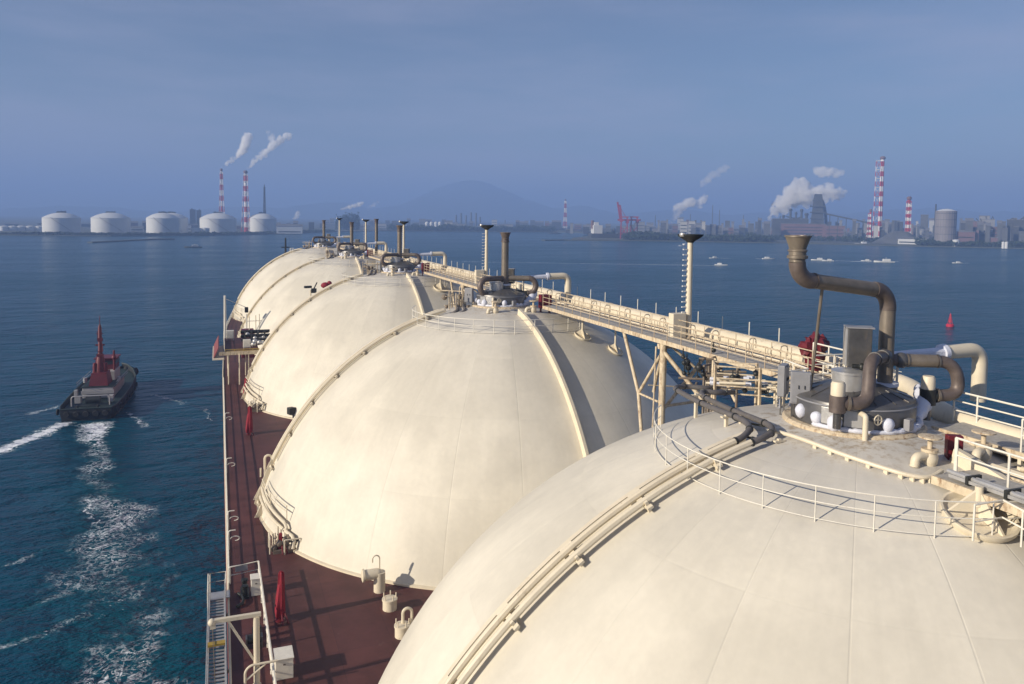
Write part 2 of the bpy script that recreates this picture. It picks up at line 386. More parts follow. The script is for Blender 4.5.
for i in range(5):
    t = thing('tank_dome', (DX, DY[i], CROWN), dome_labels[i], 'tank dome', 'cream tank domes in a row along the ship'); domes.append(t)
    if i == 0:
        shell0 = dome_shell().build('shell', M_DOME, t)
        fin0 = fin('port', .235, TB-.03, .52, .2, .34).build('rib', CREAM, t)
        afin0 = fin('aft', .2, TB-.02, 0, .22, .5).build('rib', CREAM, t)
        ring0 = MB().lathe((0, 0, -CROWN), [(20.2, .0), (20.42, .0), (20.42, .12), (20.25, .16)], 160).build('skirt_ring', CREAM, t)
        p1 = MB().tube(arc_pts('port', .267, TB-.2, .12, .34, 60), .125, 8).build('pipe', CREAM, t)
        p2 = MB().tube(arc_pts('port', .252, TB-.2, -.4, .34, 60), .125, 8).build('pipe', CREAM, t)
        br0 = bracket().build('pipe_bracket', CREAM, t, False)
        kids = [shell0, fin0, afin0, ring0, p1, p2]
        placed = []
        for k, th in enumerate([.33, .47, .61, .745, .88, 1.02, 1.16, 1.3, 1.44, 1.58]):
            c = br0 if k == 0 else br0.copy()
            if k: COL.objects.link(c); c.parent = t
            q = arc_pts('port', th, th, -.53, .0, 1)[0]; c.location = q
            nrm = Vector((q.x, q.y, q.z+RD)).normalized(); y = Vector((0, 1, 0)); x = y.cross(nrm).normalized(); y = nrm.cross(x)
            c.rotation_euler = Matrix((x, y, nrm)).transposed().to_euler(); placed.append(c)
        kids += placed
    else:
        for c in kids:
            d = c.copy(); COL.objects.link(d); d.parent = t
    # foot pipework: the two pipes swing aft round the skirt to the valve pit
    if i == 0:
        for q, (rad, dz) in enumerate(((.36, 1.45), (.36, 1.95))):
            pts = []
            zz = dz
            for k in range(13):
                ph = math.pi + (R(1.5) if q else R(3)) + R(22-q*2.5)*k/12; h = zz - .4*k/12
                rr = math.sqrt(max(RD*RD-(h-ZC)**2, 1))+rad; pts.append((rr*math.cos(ph), rr*math.sin(ph), h-CROWN))
            last = Vector(pts[-1]); pts.append(last+Vector((.1, -.35, -.25))); pts.append(Vector((last.x, last.y-.4, -CROWN+.3)))
            pp = MB().tube(pts, .12, 8).build('foot_pipe', CREAM, t); kids.append(pp)
        rl = []
        b = MB()
        for hh in (2.3, 2.7):
            b.tube([((math.sqrt(RD*RD-(2.4-ZC)**2)+.5)*math.cos(math.pi+R(2)+R(19)*k/12), (math.sqrt(RD*RD-(2.4-ZC)**2)+.5)*math.sin(math.pi+R(2)+R(19)*k/12), hh-CROWN) for k in range(13)], .04, 6)
        for k in (0, 6, 12):
            a = math.pi+R(2)+R(19)*k/12; rr = math.sqrt(RD*RD-(2.4-ZC)**2)+.5
            b.tube([(rr*math.cos(a), rr*math.sin(a), 1.7-CROWN), (rr*math.cos(a), rr*math.sin(a), 2.7-CROWN)], .035, 6)
        kids.append(b.build('foot_rail', CREAM, t))
        # two triangular gussets at the widest point
        g = MB()
        for a in (R(-6), R(5)):
            ph = math.pi+a; c_, s_ = math.cos(ph), math.sin(ph); r0 = 20.2
            for (w) in (0,):
                tx, ty = -s_*.06, c_*.06
                P_ = [(r0*c_, r0*s_, -CROWN+1.2), (r0*c_, r0*s_, -CROWN+.1), ((r0+.55)*c_, (r0+.55)*s_, -CROWN+.1)]
                g.add([(x+tx, y+ty, z) for x, y, z in P_]+[(x-tx, y-ty, z) for x, y, z in P_], [(0,1,2), (5,4,3), (0,3,4,1), (1,4,5,2), (2,5,3,0)])
        kids.append(g.build('gusset', CREAM, t, False))

# ---- ring railing round each crown
def ring_rail(i, a0, a1, label):
    t = thing('crown_railing', (DX, DY[i], CROWN), label, 'railing', 'curved railings round the dome crowns')
    rr = 7.75; n = 48; pts = [Vector((rr*math.cos(a0+(a1-a0)*k/n), rr*math.sin(a0+(a1-a0)*k/n), sz(rr, 0)-CROWN)) for k in range(n+1)]
    railrun(t, pts, h=1.1, bars=(.1, .62), step=1.62, r=.017 if i == 0 else .022)
    return t
ring_labels = ['thin curved railing on the foreground dome below the drum and hoses', 'thin curved railing round the crown of the second dome', 'thin curved railing round the crown of the third dome', 'thin curved railing round the crown of the fourth dome', 'thin curved railing round the crown of the farthest dome']
rg = None
for i in range(5):
    if i == 0: ring_rail(0, R(133), R(291), ring_labels[0])
    elif i == 1: rg = ring_rail(1, R(150), R(310), ring_labels[1])
    else: dup(rg, (DX, DY[i], CROWN), ring_labels[i])

# ---- crown drums
def drum(loc, label):
    t = thing('crown_drum', loc, label, 'dome drum', 'dark drums on the dome crowns')
    MB().lathe((0,0,0), [(2.58, -.35), (2.58, .0), (2.5, .07), (2.25, .07), (2.25, .02)], 56).build('base_ring', RUSTY, t)
    MB().lathe((0,0,0), [(2.2, -.2), (2.2, .94), (2.16, 1.02), (2.05, 1.07), (1.05, 1.42), (.95, 1.45), (0, 1.46)], 56).build('drum_body', DARK, t)
    MB().lathe((-.6, -.35, 1.45), [(.6, -.2), (.6, .5), (.64, .51), (.64, .6), (0, .62)], 28).build('manhole_collar', LIGHTMETAL, t)
    # riveted band, panel doors and small studs on the wall
    b = MB(); b.lathe((0, 0, .9), [(2.22, -.03), (2.24, 0), (2.22, .03)], 56); b.build('wall_band', GREY, t)
    for a in (R(205), R(226)):
        MB().box((2.2*math.cos(a), 2.2*math.sin(a), .55), (.05, .62, .6), a).build('access_panel', LIGHTMETAL, t, False, .01)
    for k in range(16): a = 2*math.pi*k/16; MB().box((1.62*math.cos(a), 1.62*math.sin(a), 1.22), (.9, .035, .05), a, mat=Matrix.Rotation(a, 3, 'Z') @ Matrix.Rotation(R(19), 3, 'Y')).build('stiffener', DARK, t, False)
    # insulated bulges frosted round the foot
    for a, r, z, q in ((R(171), .22, .48, 1), (R(192), .21, .4, 1), (R(210), .27, .34, 1), (R(257), .22, .42, 1)):
        x, y = 2.22*math.cos(a), 2.22*math.sin(a)
        MB().lump((x, y, z), r, a).build('insulated_bulge', ICE, t)
    b = MB(); pts = []; rs = []
    for k in range(61):
        a = R(188)+R(160)*k/60; f = .5+.5*math.sin(k*.9)*math.sin(k*.37+1); w = .05+(.06 if a < R(262) else .17)*f+.03*noise.noise((k*.7, 3, 1))
        if k in (0, 60): w = .03
        pts.append((2.27*math.cos(a), 2.27*math.sin(a), .1+w*.5)); rs.append(w)
    b.tube(pts, rs, 9).build('insulation_skirt', ICE, t)
    b = MB(); b.tube(sm([Vector((1.5, -1.6, .3)), Vector((2.0, -1.25, .45)), Vector((2.55, -.95, .75)), Vector((2.95, -.45, 1.05)), Vector((3.1, -.2, 1.1))]), [.1+.22*math.sin(math.pi*min(1, (i+2)/26))+.03*math.sin(i*1.3) for i in range(25)], 14)
    b.build('insulated_nozzle', ICE, t)
    # front pipe, hand wheel, gauge box
    MB().tube(fillet([(-1.35, -1.7, .8), (-1.52, -2.15, .8), (-1.52, -2.15, -.35)], .12), .1, 10).build('drain_pipe', CREAM, t)
    w = MB(); c = Vector((-.98, -2.18, .62)); w.tube([c+Vector((.17*math.cos(2*math.pi*k/16), 0, .17*math.sin(2*math.pi*k/16))) for k in range(17)], .025, 5)
    w.bar(c-Vector((.2, 0, 0)), c+Vector((.2, 0, 0)), .03); w.bar(c-Vector((0, 0, .2)), c+Vector((0, 0, .2)), .03); w.tube([c, c+Vector((0, .5, 0))], .03, 6)
    w.build('hand_wheel', CREAM, t)
    MB().box((.3, -2.35, .4), (.36, .22, .42), R(18)).build('gauge_box', GREY, t, False, .02)
    return t
# riser (vent) with its relief loops; origin = drum origin
def loop_pipe(t, sgn):
    r0 = Vector((.3, .0, 0)); d = Vector((sgn*.94, -.34, 0)).normalized()
    z1, z0 = 2.35, 1.05
    A = r0+d*.3; B = r0+d*2.1
    b = MB(); b.tube([A+Vector((0,0,z1)), B+Vector((0,0,z1))], .24, 14); b.build('relief_pipe', STEEL if sgn > 0 else BROWN, t)
    pts = []
    for k in range(17):
        a = math.pi/2 - math.pi*k/16; pts.append(B+d*(.62*math.cos(a))+Vector((0,0,(z0+z1)/2+(z1-z0)/2*math.sin(a))))
    MB().tube(pts, .25, 14).build('relief_bend', BROWN, t)
    E_ = B+Vector((0,0,z0)); MB().tube([E_, E_-d*.85], .21, 14).build('valve_body', BLACK if sgn > 0 else BROWN, t)
    fl = MB(); fl.lathe(E_-d*.08, [(.28, -.05), (.28, .05)], 18, axis=d); fl.build('flange', STEEL, t)
    v = E_-d*.85; MB().tube([v-Vector((0,0,.3)), v+Vector((0,0,.28))], .3, 16).build('valve_seat', BROWN if sgn < 0 else BLACK, t)
    MB().lathe(v+Vector((0,0,.28)), [(.24, 0), (.24, .42), (.2, .5), (0, .5)], 18).build('valve_cap', CREAM, t)
    MB().tube([v+Vector((0,0,-.3)), v+Vector((0,0,-.75))], .13, 10).build('inlet_pipe', DARK, t)
def flare_prof(): return [(.31, -.12), (.37, -.1), (.37, .0), (.31, .02), (.31, .14), (.35, .16), (.35, .2), (.3, .24), (.33, .36), (.45, .68), (.48, .68), (.48, .74), (.36, .74), (.26, .3)]
def vent(loc, label, goose=False):
    t = thing('vent_riser', loc, label, 'vent pipe', 'vent risers on the dome crowns')
    xs, zs = (1.15, 1.4) if goose else (.3, 1.8)
    MB().tube([(xs, -.05, zs-.75), (xs, -.05, zs-.05)], .5, 20).build('stub', DARK, t)
    fl = MB(); fl.lathe((xs, -.05, zs), [(.54, -.07), (.54, .06)], 20); fl.build('flange', ICE, t)
    if not goose:
        MB().tube([(.3, 0, 1.8), (.3, 0, 5.6)], .31, 18).build('riser_pipe', STEEL, t)
        MB().lathe((.3, 0, 5.6), flare_prof(), 24).build('flare', BROWN, t)
        MB().tube([(.3-.0, 0, 1.8), (.3, 0, 2.5)], .36, 18).build('sleeve', BROWN, t)
    else:
        # riser up, across to port, up again to the flared mouth
        X = 1.15
        MB().tube([(X, -.1, 1.4), (X, -.1, 4.35)], .285, 22).build('riser_pipe', STEEL, t)
        el = [Vector((X-.75*(1-math.cos(a)), -.1, 4.35+.75*math.sin(a))) for a in [math.pi/2*k/12 for k in range(13)]]
        MB().tube(el, .3, 22).build('elbow', BROWN, t)
        e = el[-1]; q = Vector((-2.6, -.1, e.z+.38))
        MB().tube([e, q], .28, 22).build('cross_pipe', STEEL, t)
        el2 = [q+Vector((-.7*math.sin(a), 0, .7*(1-math.cos(a)))) for a in [math.pi/2*k/12 for k in range(13)]]
        MB().tube(el2, .3, 22).build('elbow', BROWN, t)
        p = el2[-1]; MB().tube([p, p+Vector((0,0,.2))], .285, 22).build('neck', STEEL, t); MB().lathe(p+Vector((0,0,.24)), flare_prof(), 28).build('flare', STEEL, t)
        sup = MB().tube([(q.x+.5, -.1, q.z-.3), (-1.6, .9, .9)], .06, 8); sup.build('support_post', STEEL, t)
        MB().lathe((q.x+.1, -.1, q.z), [(.3, -.03), (.3, .03)], 22, axis=(1, 0, 0)).build('pipe_collar', BROWN, t)
        for z_ in (2.4, 4.3): MB().lathe((X, -.1, z_), [(.3, -.03), (.3, .03)], 22).build('weld_ring', BROWN, t)
    if not goose: loop_pipe(t, -1); loop_pipe(t, 1); return t
    for path, mt, vb in (([(1.15, -.15, 2.5), (-.85, -1.3, 2.62), (-1.42, -1.8, 1.14), (-2.4, -1.4, 1.2)], BROWN, BROWN), ([(1.25, -.1, 2.32), (3.5, -1.2, 2.32), (3.68, -1.35, 1.03), (2.4, -1.0, 1.03)], BROWN, BLACK)):
        pts = [Vector(p) for p in path]
        if vb is BLACK: MB().tube([pts[0].lerp(pts[1], .25), pts[0].lerp(pts[1], .72)], .255, 16).build('relief_pipe', STEEL, t)
        MB().tube(fillet(pts, .5 if vb is BROWN else .62, 8), .235, 16).build('relief_bend', mt, t)
        MB().ball(pts[0].lerp(pts[1], .2), .31, 16, 9).build('joint', DARK, t)
        for f_ in (.3, .75): q_ = pts[0].lerp(pts[1], f_); MB().lathe(q_, [(.27, -.025), (.27, .025)], 18, axis=(pts[1]-pts[0])).build('flange', DARK, t)
        d = (pts[3]-pts[2]).normalized(); v = pts[3]
        MB().lathe(v-d*.35, [(.28, -.05), (.28, .05)], 18, axis=d).build('flange', STEEL, t)
        MB().tube([v-d*.3, v+d*.15], .24, 16).build('valve_body', vb, t)
        MB().tube([v-Vector((0,0,.35)), v+Vector((0,0,.26))], .29, 16).build('valve_seat', vb, t)
        MB().lathe(v+Vector((0,0,.26)), [(.25, 0), (.25, .42), (.2, .5), (0, .5)], 18).build('valve_cap', CREAM, t)
        MB().tube([v-Vector((0,0,.3)), v-Vector((0,0,.95))], .14, 10).build('inlet_pipe', DARK, t)
    return t
def vapour(loc, label):
    t = thing('vapour_pipe', loc, label, 'pipe', 'vapour pipes bending down to the main pipe')
    b = MB(); b.bar((1.4, .4, 2.3), (4.35, .12, 2.42), .5, .36); b.build('insulated_section', ICE, t, False, .1)
    MB().lathe((4.4, .1, 2.42), [(.34, -.1), (.34, .1)], 20, axis=(1, -.1, .1)).build('collar', ICE, t)
    MB().tube(fillet([(4.4, .1, 2.42), (6.38, 0, 2.47), (6.38, 0, .3)], .6, 10), .29, 18).build('bent_section', CREAM, t)
    MB().tube([(2.2, .3, -.1), (2.2, .3, 2.1)], .05, 6).build('prop', WHITE, t)
    return t
def boxes(loc, label):
    t = thing('machinery_box', loc, label, 'metal box', 'machinery boxes on the drums')
    MB().box((0, 0, .82), (.86, .6, 1.5)).build('casing', DARK, t, False, .03)
    MB().box((-.47, 0, .82), (.07, .56, 1.44)).build('side_panel', LIGHTMETAL, t, False, .01)
    MB().box((0, 0, 1.59), (1., .7, .05)).build('lid', GREY, t, False)
    b = MB(); b.tube([(.4, -.55, .15), (-.3, -.55, .15)], .09, 8); b.ball((.05, -.55, .15), .14); b.build('fitting', BLACK, t)
    return t
LD = (DX+.12, DY[0]+.12, CROWN-.1)
drum_l = ['dark drum with white insulated bulges on the foreground dome', 'dark drum with white insulation on top of the second dome', 'dark drum on top of the third dome', 'small dark drum on top of the fourth dome', 'small dark drum on top of the farthest dome']
vent_l = ['big steel pipe bending sideways then up to a flared mouth, on the foreground dome', 'straight steel vent pipe with flared top on the second dome', 'straight dark vent pipe on the third dome beside a lattice mast', 'short looking dark vent pipe on the fourth dome', 'smallest vent pipe, on the farthest dome']
vap_l = ['cream and white pipe bending down to the main pipe beside the foreground drum', 'cream pipe bending down to the main pipe beside the second dome drum', 'cream pipe bending down beside the third dome drum', 'small pale pipe bending down beside the fourth dome drum', 'tiny pale pipe bending down beside the farthest drum']
box_l = ['tall dark metal box with pale side standing on the foreground drum', 'dark metal box behind the vent pipe of the second dome', 'dark metal box on the third dome drum', 'dark metal box on the fourth dome drum', 'dark metal box on the farthest drum']
d0 = drum((LD[0]-.2, LD[1]+.1, LD[2]), drum_l[0]); vent(LD, vent_l[0], True); v0 = vapour(LD, vap_l[0]); bx0 = boxes((LD[0]-.1, LD[1]+.05, LD[2]+2.05), box_l[0]); bx0.rotation_euler = (0, 0, R(-34))
d1 = v1 = None
for i in range(1, 5):
    L_ = (DX, DY[i]+.1, CROWN-.1)
    dup(d0, L_, drum_l[i])
    if i == 1: v1 = vent(L_, vent_l[1])
    else: dup(v1, (L_[0]-.35, L_[1], L_[2]), vent_l[i])
    dup(v0, L_, vap_l[i])
    dup(bx0, (L_[0]+1.15, L_[1]+.9, L_[2]+1.75), box_l[i], scale=.85)

# electrical cabinets left of the drum
def cabinet(loc, rz, label, grp='grey electrical cabinets at the drums'):
    t = thing('electrical_cabinet', loc, label, 'cabinet', grp, rz)
    MB().box((0, 0, .95), (.75, .28, 1.25)).build('case', GREY, t, False, .025)
    MB().box((0, -.155, .95), (.66, .03, 1.12)).build('door', GREY, t, False, .01)
    b = MB(); b.box((-.08, -.185, 1.0), (.03, .03, .14)); b.box((.14, -.185, 1.0), (.03, .03, .14)); b.build('handle', BLACK, t, False)
    b = MB(); b.bar((-.3, 0, -.6), (-.3, 0, .35), .06); b.bar((.3, 0, -.6), (.3, 0, .35), .06); b.build('stand', DARK, t, False)
    return t
c0 = cabinet((21.05, 23.9, 16.05), R(-38), 'grey electrical cabinet with two handles at the left of the foreground drum')
dup(c0, (21.25, 25.15, 16.1), 'narrow looking grey cabinet behind the two handled one', rz=R(38))
for i, nm in ((1, 'second'), (2, 'third'), (3, 'fourth')): dup(c0, (20.2, DY[i]+.6, 15.7), 'grey electrical cabinet left of the drum on the %s dome' % nm, rz=R(-40))

# arc shaped conduit on small feet in front of drum
cd_ = thing('conduit', (DX, DY[0], CROWN), 'thin curved cream pipe on small feet sweeping in front of the foreground drum', 'pipe')
P_ = [(19.15, 23.3), (19.35, 22.2), (19.45, 21.4), (19.65, 20.3), (20.1, 19.1), (20.5, 18.4), (20.9, 18.05), (21.3, 18.0), (21.8, 18.15)]
pp = [Vector((x-DX, y-DY[0], sz(x-DX, y-DY[0])-CROWN+.16)) for x, y in P_]
MB().tube(fillet(pp, .4), .075, 8).build('pipe', CREAM, cd_)
for k in range(2, 15):
    f_ = 1+k*.55; a = int(f_); 
    if a+1 >= len(pp): break
    p = pp[a].lerp(pp[a+1], f_-a); MB().box((p.x, p.y, p.z-.13), (.06, .16, .2)).build('foot', CREAM, cd_, False)

# hoses from the rib pipes forward to the valves under the catwalk
hs = thing('hose_pair', (18.5, 25, 15), 'two thick grey hoses looping over the foreground dome top', 'hose')
o_ = Vector((18.5, 25, 15))
def hpath(pts): return [Vector(p)-o_ for p in pts]
h1 = hpath([(17.3, 23.02, 15.42), (17.85, 23.1, 15.6), (18.4, 23.5, 15.75), (18.8, 24.5, 15.78), (18.8, 26.0, 15.78), (18.95, 27.6, 15.75), (19.2, 29.3, 15.75), (19.6, 30.4, 15.7), (20.4, 30.7, 15.65), (21.3, 30.3, 15.6), (22.6, 31.2, 15.4)])
h2 = hpath([(17.6, 22.5, 15.5), (18.15, 22.5, 15.64), (18.8, 22.75, 15.75), (19.2, 23.4, 15.8), (19.35, 24.6, 15.78), (19.35, 26.0, 15.78), (19.6, 27.7, 15.75), (19.9, 28.7, 15.7), (20.4, 29.35, 15.7), (21.1, 29.15, 15.65), (22.2, 29.6, 15.5)])
for hh_ in (h1, h2):
    q_ = sm(hh_); MB().tube(q_, .118, 10).build('hose', HOSE, hs)
    for k in range(2, len(q_)-2, 9): MB().lathe(q_[k], [(.128, -.035), (.145, -.03), (.145, .03), (.128, .035)], 12, axis=(q_[k+1]-q_[k-1])).build('hose_clamp', BLACK, hs)
for k in (8, 20, 30):
    a_, b_ = sm(h1)[k], sm(h2)[k]; mdl = (a_+b_)/2; MB().bar(a_-Vector((0,0,.14)), b_-Vector((0,0,.14)), .09, .06).build('hose_tie', BLACK, hs, False)
for k, (x, y, z) in enumerate([(18.75, 25.4, 15.75), (19.3, 25.2, 15.75), (19.5, 28.6, 15.85), (18.85, 22.4, 15.6)]):
    b = MB(); g = sz(x-DX, y-DY[0]); b.bar((x-o_.x, y-o_.y, g-o_.z-.05), (x-o_.x, y-o_.y, z-o_.z), .12, .12); b.box((x-o_.x, y-o_.y, z-o_.z-.08), (.45, .16, .06)); b.build('hose_rest', CREAM, hs, False)

# ---- catwalks
def ladder_deck(parent, x0, x1, y0, y1, z):
    MB().box(((x0+x1)/2, (y0+y1)/2, z), (x1-x0-.1, y1-y0, .05)).build('walkway', GRATE, parent, False)
    b = MB()
    for x in (x0, x1): b.box((x, (y0+y1)/2, z-.1), (.1, y1-y0, .26))
    b.build('side_beam', RUSTY, parent, False)
    b = MB(); y = y0+.3
    while y < y1: b.box(((x0+x1)/2, y, z-.12), (x1-x0-.11, .08, .14)); y += .75
    b.build('cross_beam', RUSTY, parent, False)
def catwalk(yA, yB, label):
    L_ = yB-yA; t = thing('catwalk', (25.3, yA, 16.05), label, 'catwalk', 'raised catwalks linking the domes')
    ladder_deck(t, 0, 1.55, 0, L_, 0)
    railrun(t, [(0.0, 0, 0), (0.0, L_, 0)], h=1.1, bars=(.4, .75), step=1.5, r=.022, mat=RUSTY)
    railrun(t, [(1.6, 0, 0), (1.6, L_, 0)], h=1.1, bars=(.4, .75), step=1.5, r=.022, mat=RUSTY)
    return t
cw_l = ['long rusty cream catwalk between the foreground dome and the second dome', 'catwalk between the second and third domes', 'catwalk between the third and fourth domes', 'catwalk between the two farthest domes']
cw = catwalk(28.3, 59.6, cw_l[0])
for i in (1, 2, 3): dup(cw, (25.3, DY[i]+5.2, 16.05), cw_l[i])

# small pipes alongside + the main pipe, one long line each
sp = thing('pipe_bundle', (27.6, 28, 16), 'rusty bundle of thin pipes and cable trays between catwalk and main pipe', 'pipes')
for k, (dx, dz, r, mt) in enumerate([(-.35, -.05, .1, OIL), (-.02, -.1, .13, RUSTY), (.36, -.05, .09, CREAM), (.66, -.12, .14, OIL), (1.0, -.02, .08, RUSTY)]):
    MB().tube([(dx, 0, dz), (dx, 172, dz)], r, 8).build('pipe', mt, sp)
cr = MB().box((.3, 0, -.3), (2.1, .12, .12)).build('cross_support', RUSTY, sp, False)
for k in range(1, 58):
    c = cr.copy(); COL.objects.link(c); c.parent = sp; c.location = (0, k*3., 0)
hp = MB().tube(fillet([(0, 0, -.2), (0, 0, .85), (.45, 0, .85), (.45, 0, .3)], .2), .035, 6).build('hoop', RUSTY, sp); hp.location = (.4, 1.2, 0)
for k in range(1, 40):
    c = hp.copy(); COL.objects.link(c); c.parent = sp; c.location = (rnd.choice([-.2, .1, .4]), 1.2+k*2.9+rnd.random(), 0)
mp_ = thing('main_pipe', (29.9, 28, 15.95), 'fat cream main pipe running the length of the ship beside the catwalk', 'pipe')
MB().tube([(0, 0, 0), (0, 172, 0)], .56, 22).build('pipe_run', CREAM, mp_)
cl = MB().lathe((0, 0, 0), [(.6, -.06), (.6, .06)], 22, axis=(0, 1, 0)).build('clamp', CREAM, mp_)
for k in range(14): 
    c = cl if k == 0 else cl.copy()
    if k: COL.objects.link(c); c.parent = mp_
    c.location = (0, 4+k*12.2, 0)
# expansion bends that come down beside the foreground drum
mb = MB().tube(sm([Vector(p) for p in [(0, 0, 0), (-.3, -1.6, -.1), (-1.6, -3.6, -.2), (-2.6, -6.2, -.3), (-2.7, -10, -.35), (-2.9, -20, -.45)]]), .42, 18); mb.build('pipe_run', CREAM, mp_)
# thin stanchions on its far side
rs_ = thing('side_railing', (30.7, 28, 16), 'row of thin upright stanchions behind the fat main pipe', 'railing')
b = MB(); b.tube([(0, 0, .25), (0, 172, .25)], .015, 5); b.build('wire', WHITE, rs_)
po = MB().tube([(0, 0, -.3), (0, 0, 1.15)], .035, 6).build('post', WHITE, rs_); po.location = (0, 8.8, 0)
for k in range(1, 58):
    c = po.copy(); COL.objects.link(c); c.parent = rs_; c.location = (0, 8.8+k*2.75, 0)

# ---- trestle towers between the domes
def trestle(yc, label):
    t = thing('trestle', (27.4, yc, 0), label, 'trestle', 'trestles that carry the catwalk between domes')
    def leg(a, b_, r, nm='leg'): MB().tube([a, b_], r, 10).build(nm, RUSTY, t)
    leg((-2.0, 0, 0), (-1.9, 0, 15.85), .22); leg((1.9, .6, 0), (1.9, .6, 15.6), .22)
    leg((-1.9, 5.0, 15.8), (-1.9, 2.9, 12.1), .12, 'brace'); leg((-1.9, 2.9, 12.1), (-1.95, 1.2, 4), .12, 'brace')
    leg((-1.9, 2.9, 12.1), (-1.9, .1, 15.3), .1, 'brace'); leg((-1.9, 2.9, 12.1), (-1.95, .1, 12.1), .07, 'brace')
    leg((-1.9, -.1, 15.3), (-.4, -2.2, 12.6), .13, 'brace'); leg((-1.9, .1, 15.3), (1.9, .5, 11.5), .13, 'brace'); leg((1.9, .5, 15.2), (-1.9, .1, 11.5), .11, 'brace')
    leg((1.9, .6, 15.2), (1.9, -2.2, 12.4), .1, 'brace'); leg((1.9, .6, 15.2), (1.9, 3.2, 12.4), .1, 'brace'); leg((-1.95, 0, 8.), (1.9, .6, 8.), .1, 'brace')
    leg((-1.95, 0, 11.9), (1.9, .6, 11.9), .09, 'brace')
    leg((-1.9, .1, 15.3), (-1.2, 2.2, 12.3), .11, 'brace'); leg((-2.25, .3, 15.6), (-2.4, .3, 9), .05, 'rod'); leg((-.6, 1.2, 15.4), (1.9, .6, 13.2), .08, 'brace'); leg((-2.2, 1.2, 13.), (3., .2, 12.6), .035, 'rod')
    b = MB(); b.box((0, .2, 15.62), (4.3, .26, .3)); b.build('cross_beam', RUSTY, t, False)
    return t
tr = trestle(41.0, 'cream braced trestle under the catwalk just beyond the foreground dome')
for i, nm in ((1, 'second and third'), (2, 'third and fourth'), (3, 'fourth and fifth')): dup(tr, (27.4, DY[i]+19.5, 0), 'trestle carrying the catwalk between the %s domes' % nm)

F_RUNG = paint('galvanised rungs', (.7, .7, .68), .4, var=.1, scale=3)
# ---- vent masts with ladder rungs
def mast(loc, label):
    t = thing('vent_mast', loc, label, 'mast', 'cream vent masts with dark heads')
    MB().tube([(0, 0, -.3), (0, 0, 5.95)], [.21, .17], 14).build('pole', CREAM, t)
    MB().lathe((0, 0, 5.9), [(.2, 0), (.3, .1), (.62, .3), (.78, .42), (.8, .52), (.3, .5), (.1, .4)], 24).build('head', BLACK, t)
    MB().lathe((-.62, -.1, 6.28), [(.2, 0), (.24, .1), (.2, .22)], 10).build('lamp', LIGHTMETAL, t)
    b0 = MB().box((-.34, 0, 0), (.34, .1, .07)).build('rung', F_RUNG, t, False); b0.location = (0, 0, 1.5)
    for k in range(1, 13):
        c = b0.copy(); COL.objects.link(c); c.parent = t; c.location = (0, 0, 1.5+k*.33)
    MB().box((-.8, 0, .6), (.95, .55, 1.7)).build('base_box', CREAM, t, False, .03)
    return t
ms = mast((27.75, 41.8, 16.1), 'tall cream mast with dark round head beside the catwalk, nearest one')
for (x, y), nm in (((27.7, 81.5), 'cream runged mast with dark head just left of the second dome vent pipe'), ((27.3, 121.), 'cream mast with dark head right behind the third dome vent pipe'), ((28.2, 160.), 'small cream mast with wide dark head beyond the fourth dome'), ((29.0, 203), 'smallest pale mast, beyond the farthest dome')):
    dup(ms, (x, y, 16.1), nm)

t = thing('vent_pole', (27.9, 147, 16), 'thin dark pole between the fourth and third dome vent pipes', 'pole'); MB().tube([(0, 0, -.3), (0, 0, 6.2)], .3, 10).build('pole', STEEL, t); MB().lathe((0, 0, 6.0), flare_prof(), 12).build('flare', BROWN, t)
# ---- aft part of the walkway on the foreground dome
aw = thing('walkway_platform', (21.05, 5.55, 15.45), 'walkway with white rails and padded cable tray at right on the foreground dome', 'walkway')
ladder_deck(aw, 0, 2.0, 0, 12.3, 0)
b = MB(); b.box((.4, 6.9, .16), (.52, 9.9, .1)); b.tube([(.3, 2, .24), (.3, 12.0, .24)], .07, 10); b.tube([(.48, 2, .23), (.48, 11.7, .23)], .06, 10); b.build('cable_wrap', LIGHTMETAL, aw)
st = MB().box((.4, 0, .2), (.6, .09, .26)).build('strap', BLACK, aw, False); st.location = (0, 11.2, 0)
for k in (1, 2): c = st.copy(); COL.objects.link(c); c.parent = aw; c.location = (0, 11.2-1.25*k, 0)
railrun(aw, [(.95, 0, 0), (.95, 12.3, 0)], h=1.15, bars=(.6,), step=1.75, r=.03)
railrun(aw, [(2.0, 0, 0), (2.0, 9.5, 0)], h=1.15, bars=(.6,), step=1.75, r=.028)
b = MB()
for x, y in ((.0, 10.6), (2.0, 10.6), (0, 5.5), (2.0, 5.5), (0, 1), (2, 1)):
    b.bar((x, y, -.2), (x, y, sz(x+21-DX, y+5.5-DY[0])-15.45-.2), .12)
b.build('leg', CREAM, aw, False)
sw = thing('walkway_platform', (25.2, 5, 15.75), 'outer walkway with white rails behind the cabinets right of the drum', 'walkway')
ladder_deck(sw, 0, 1.7, 0, 16.5, 0)
railrun(sw, [(1.7, 0, 0), (1.7, 17, 0)], h=1.15, bars=(.4, .78), step=2.0, r=.03)
railrun(sw, [(0, 0, 0), (0, 13, 0)], h=1.15, bars=(.6,), step=2.0, r=.026)
b = MB()
for y in (1, 5, 9, 13): b.bar((.0, y, -.2), (.0, y, sz(2.2, y+5-DY[0])-15.75-.2), .12); b.bar((1.7, y, -.2), (1.7, y, sz(3.9, y+5-DY[0])-15.75-.2), .12)
b.build('leg', CREAM, sw, False)
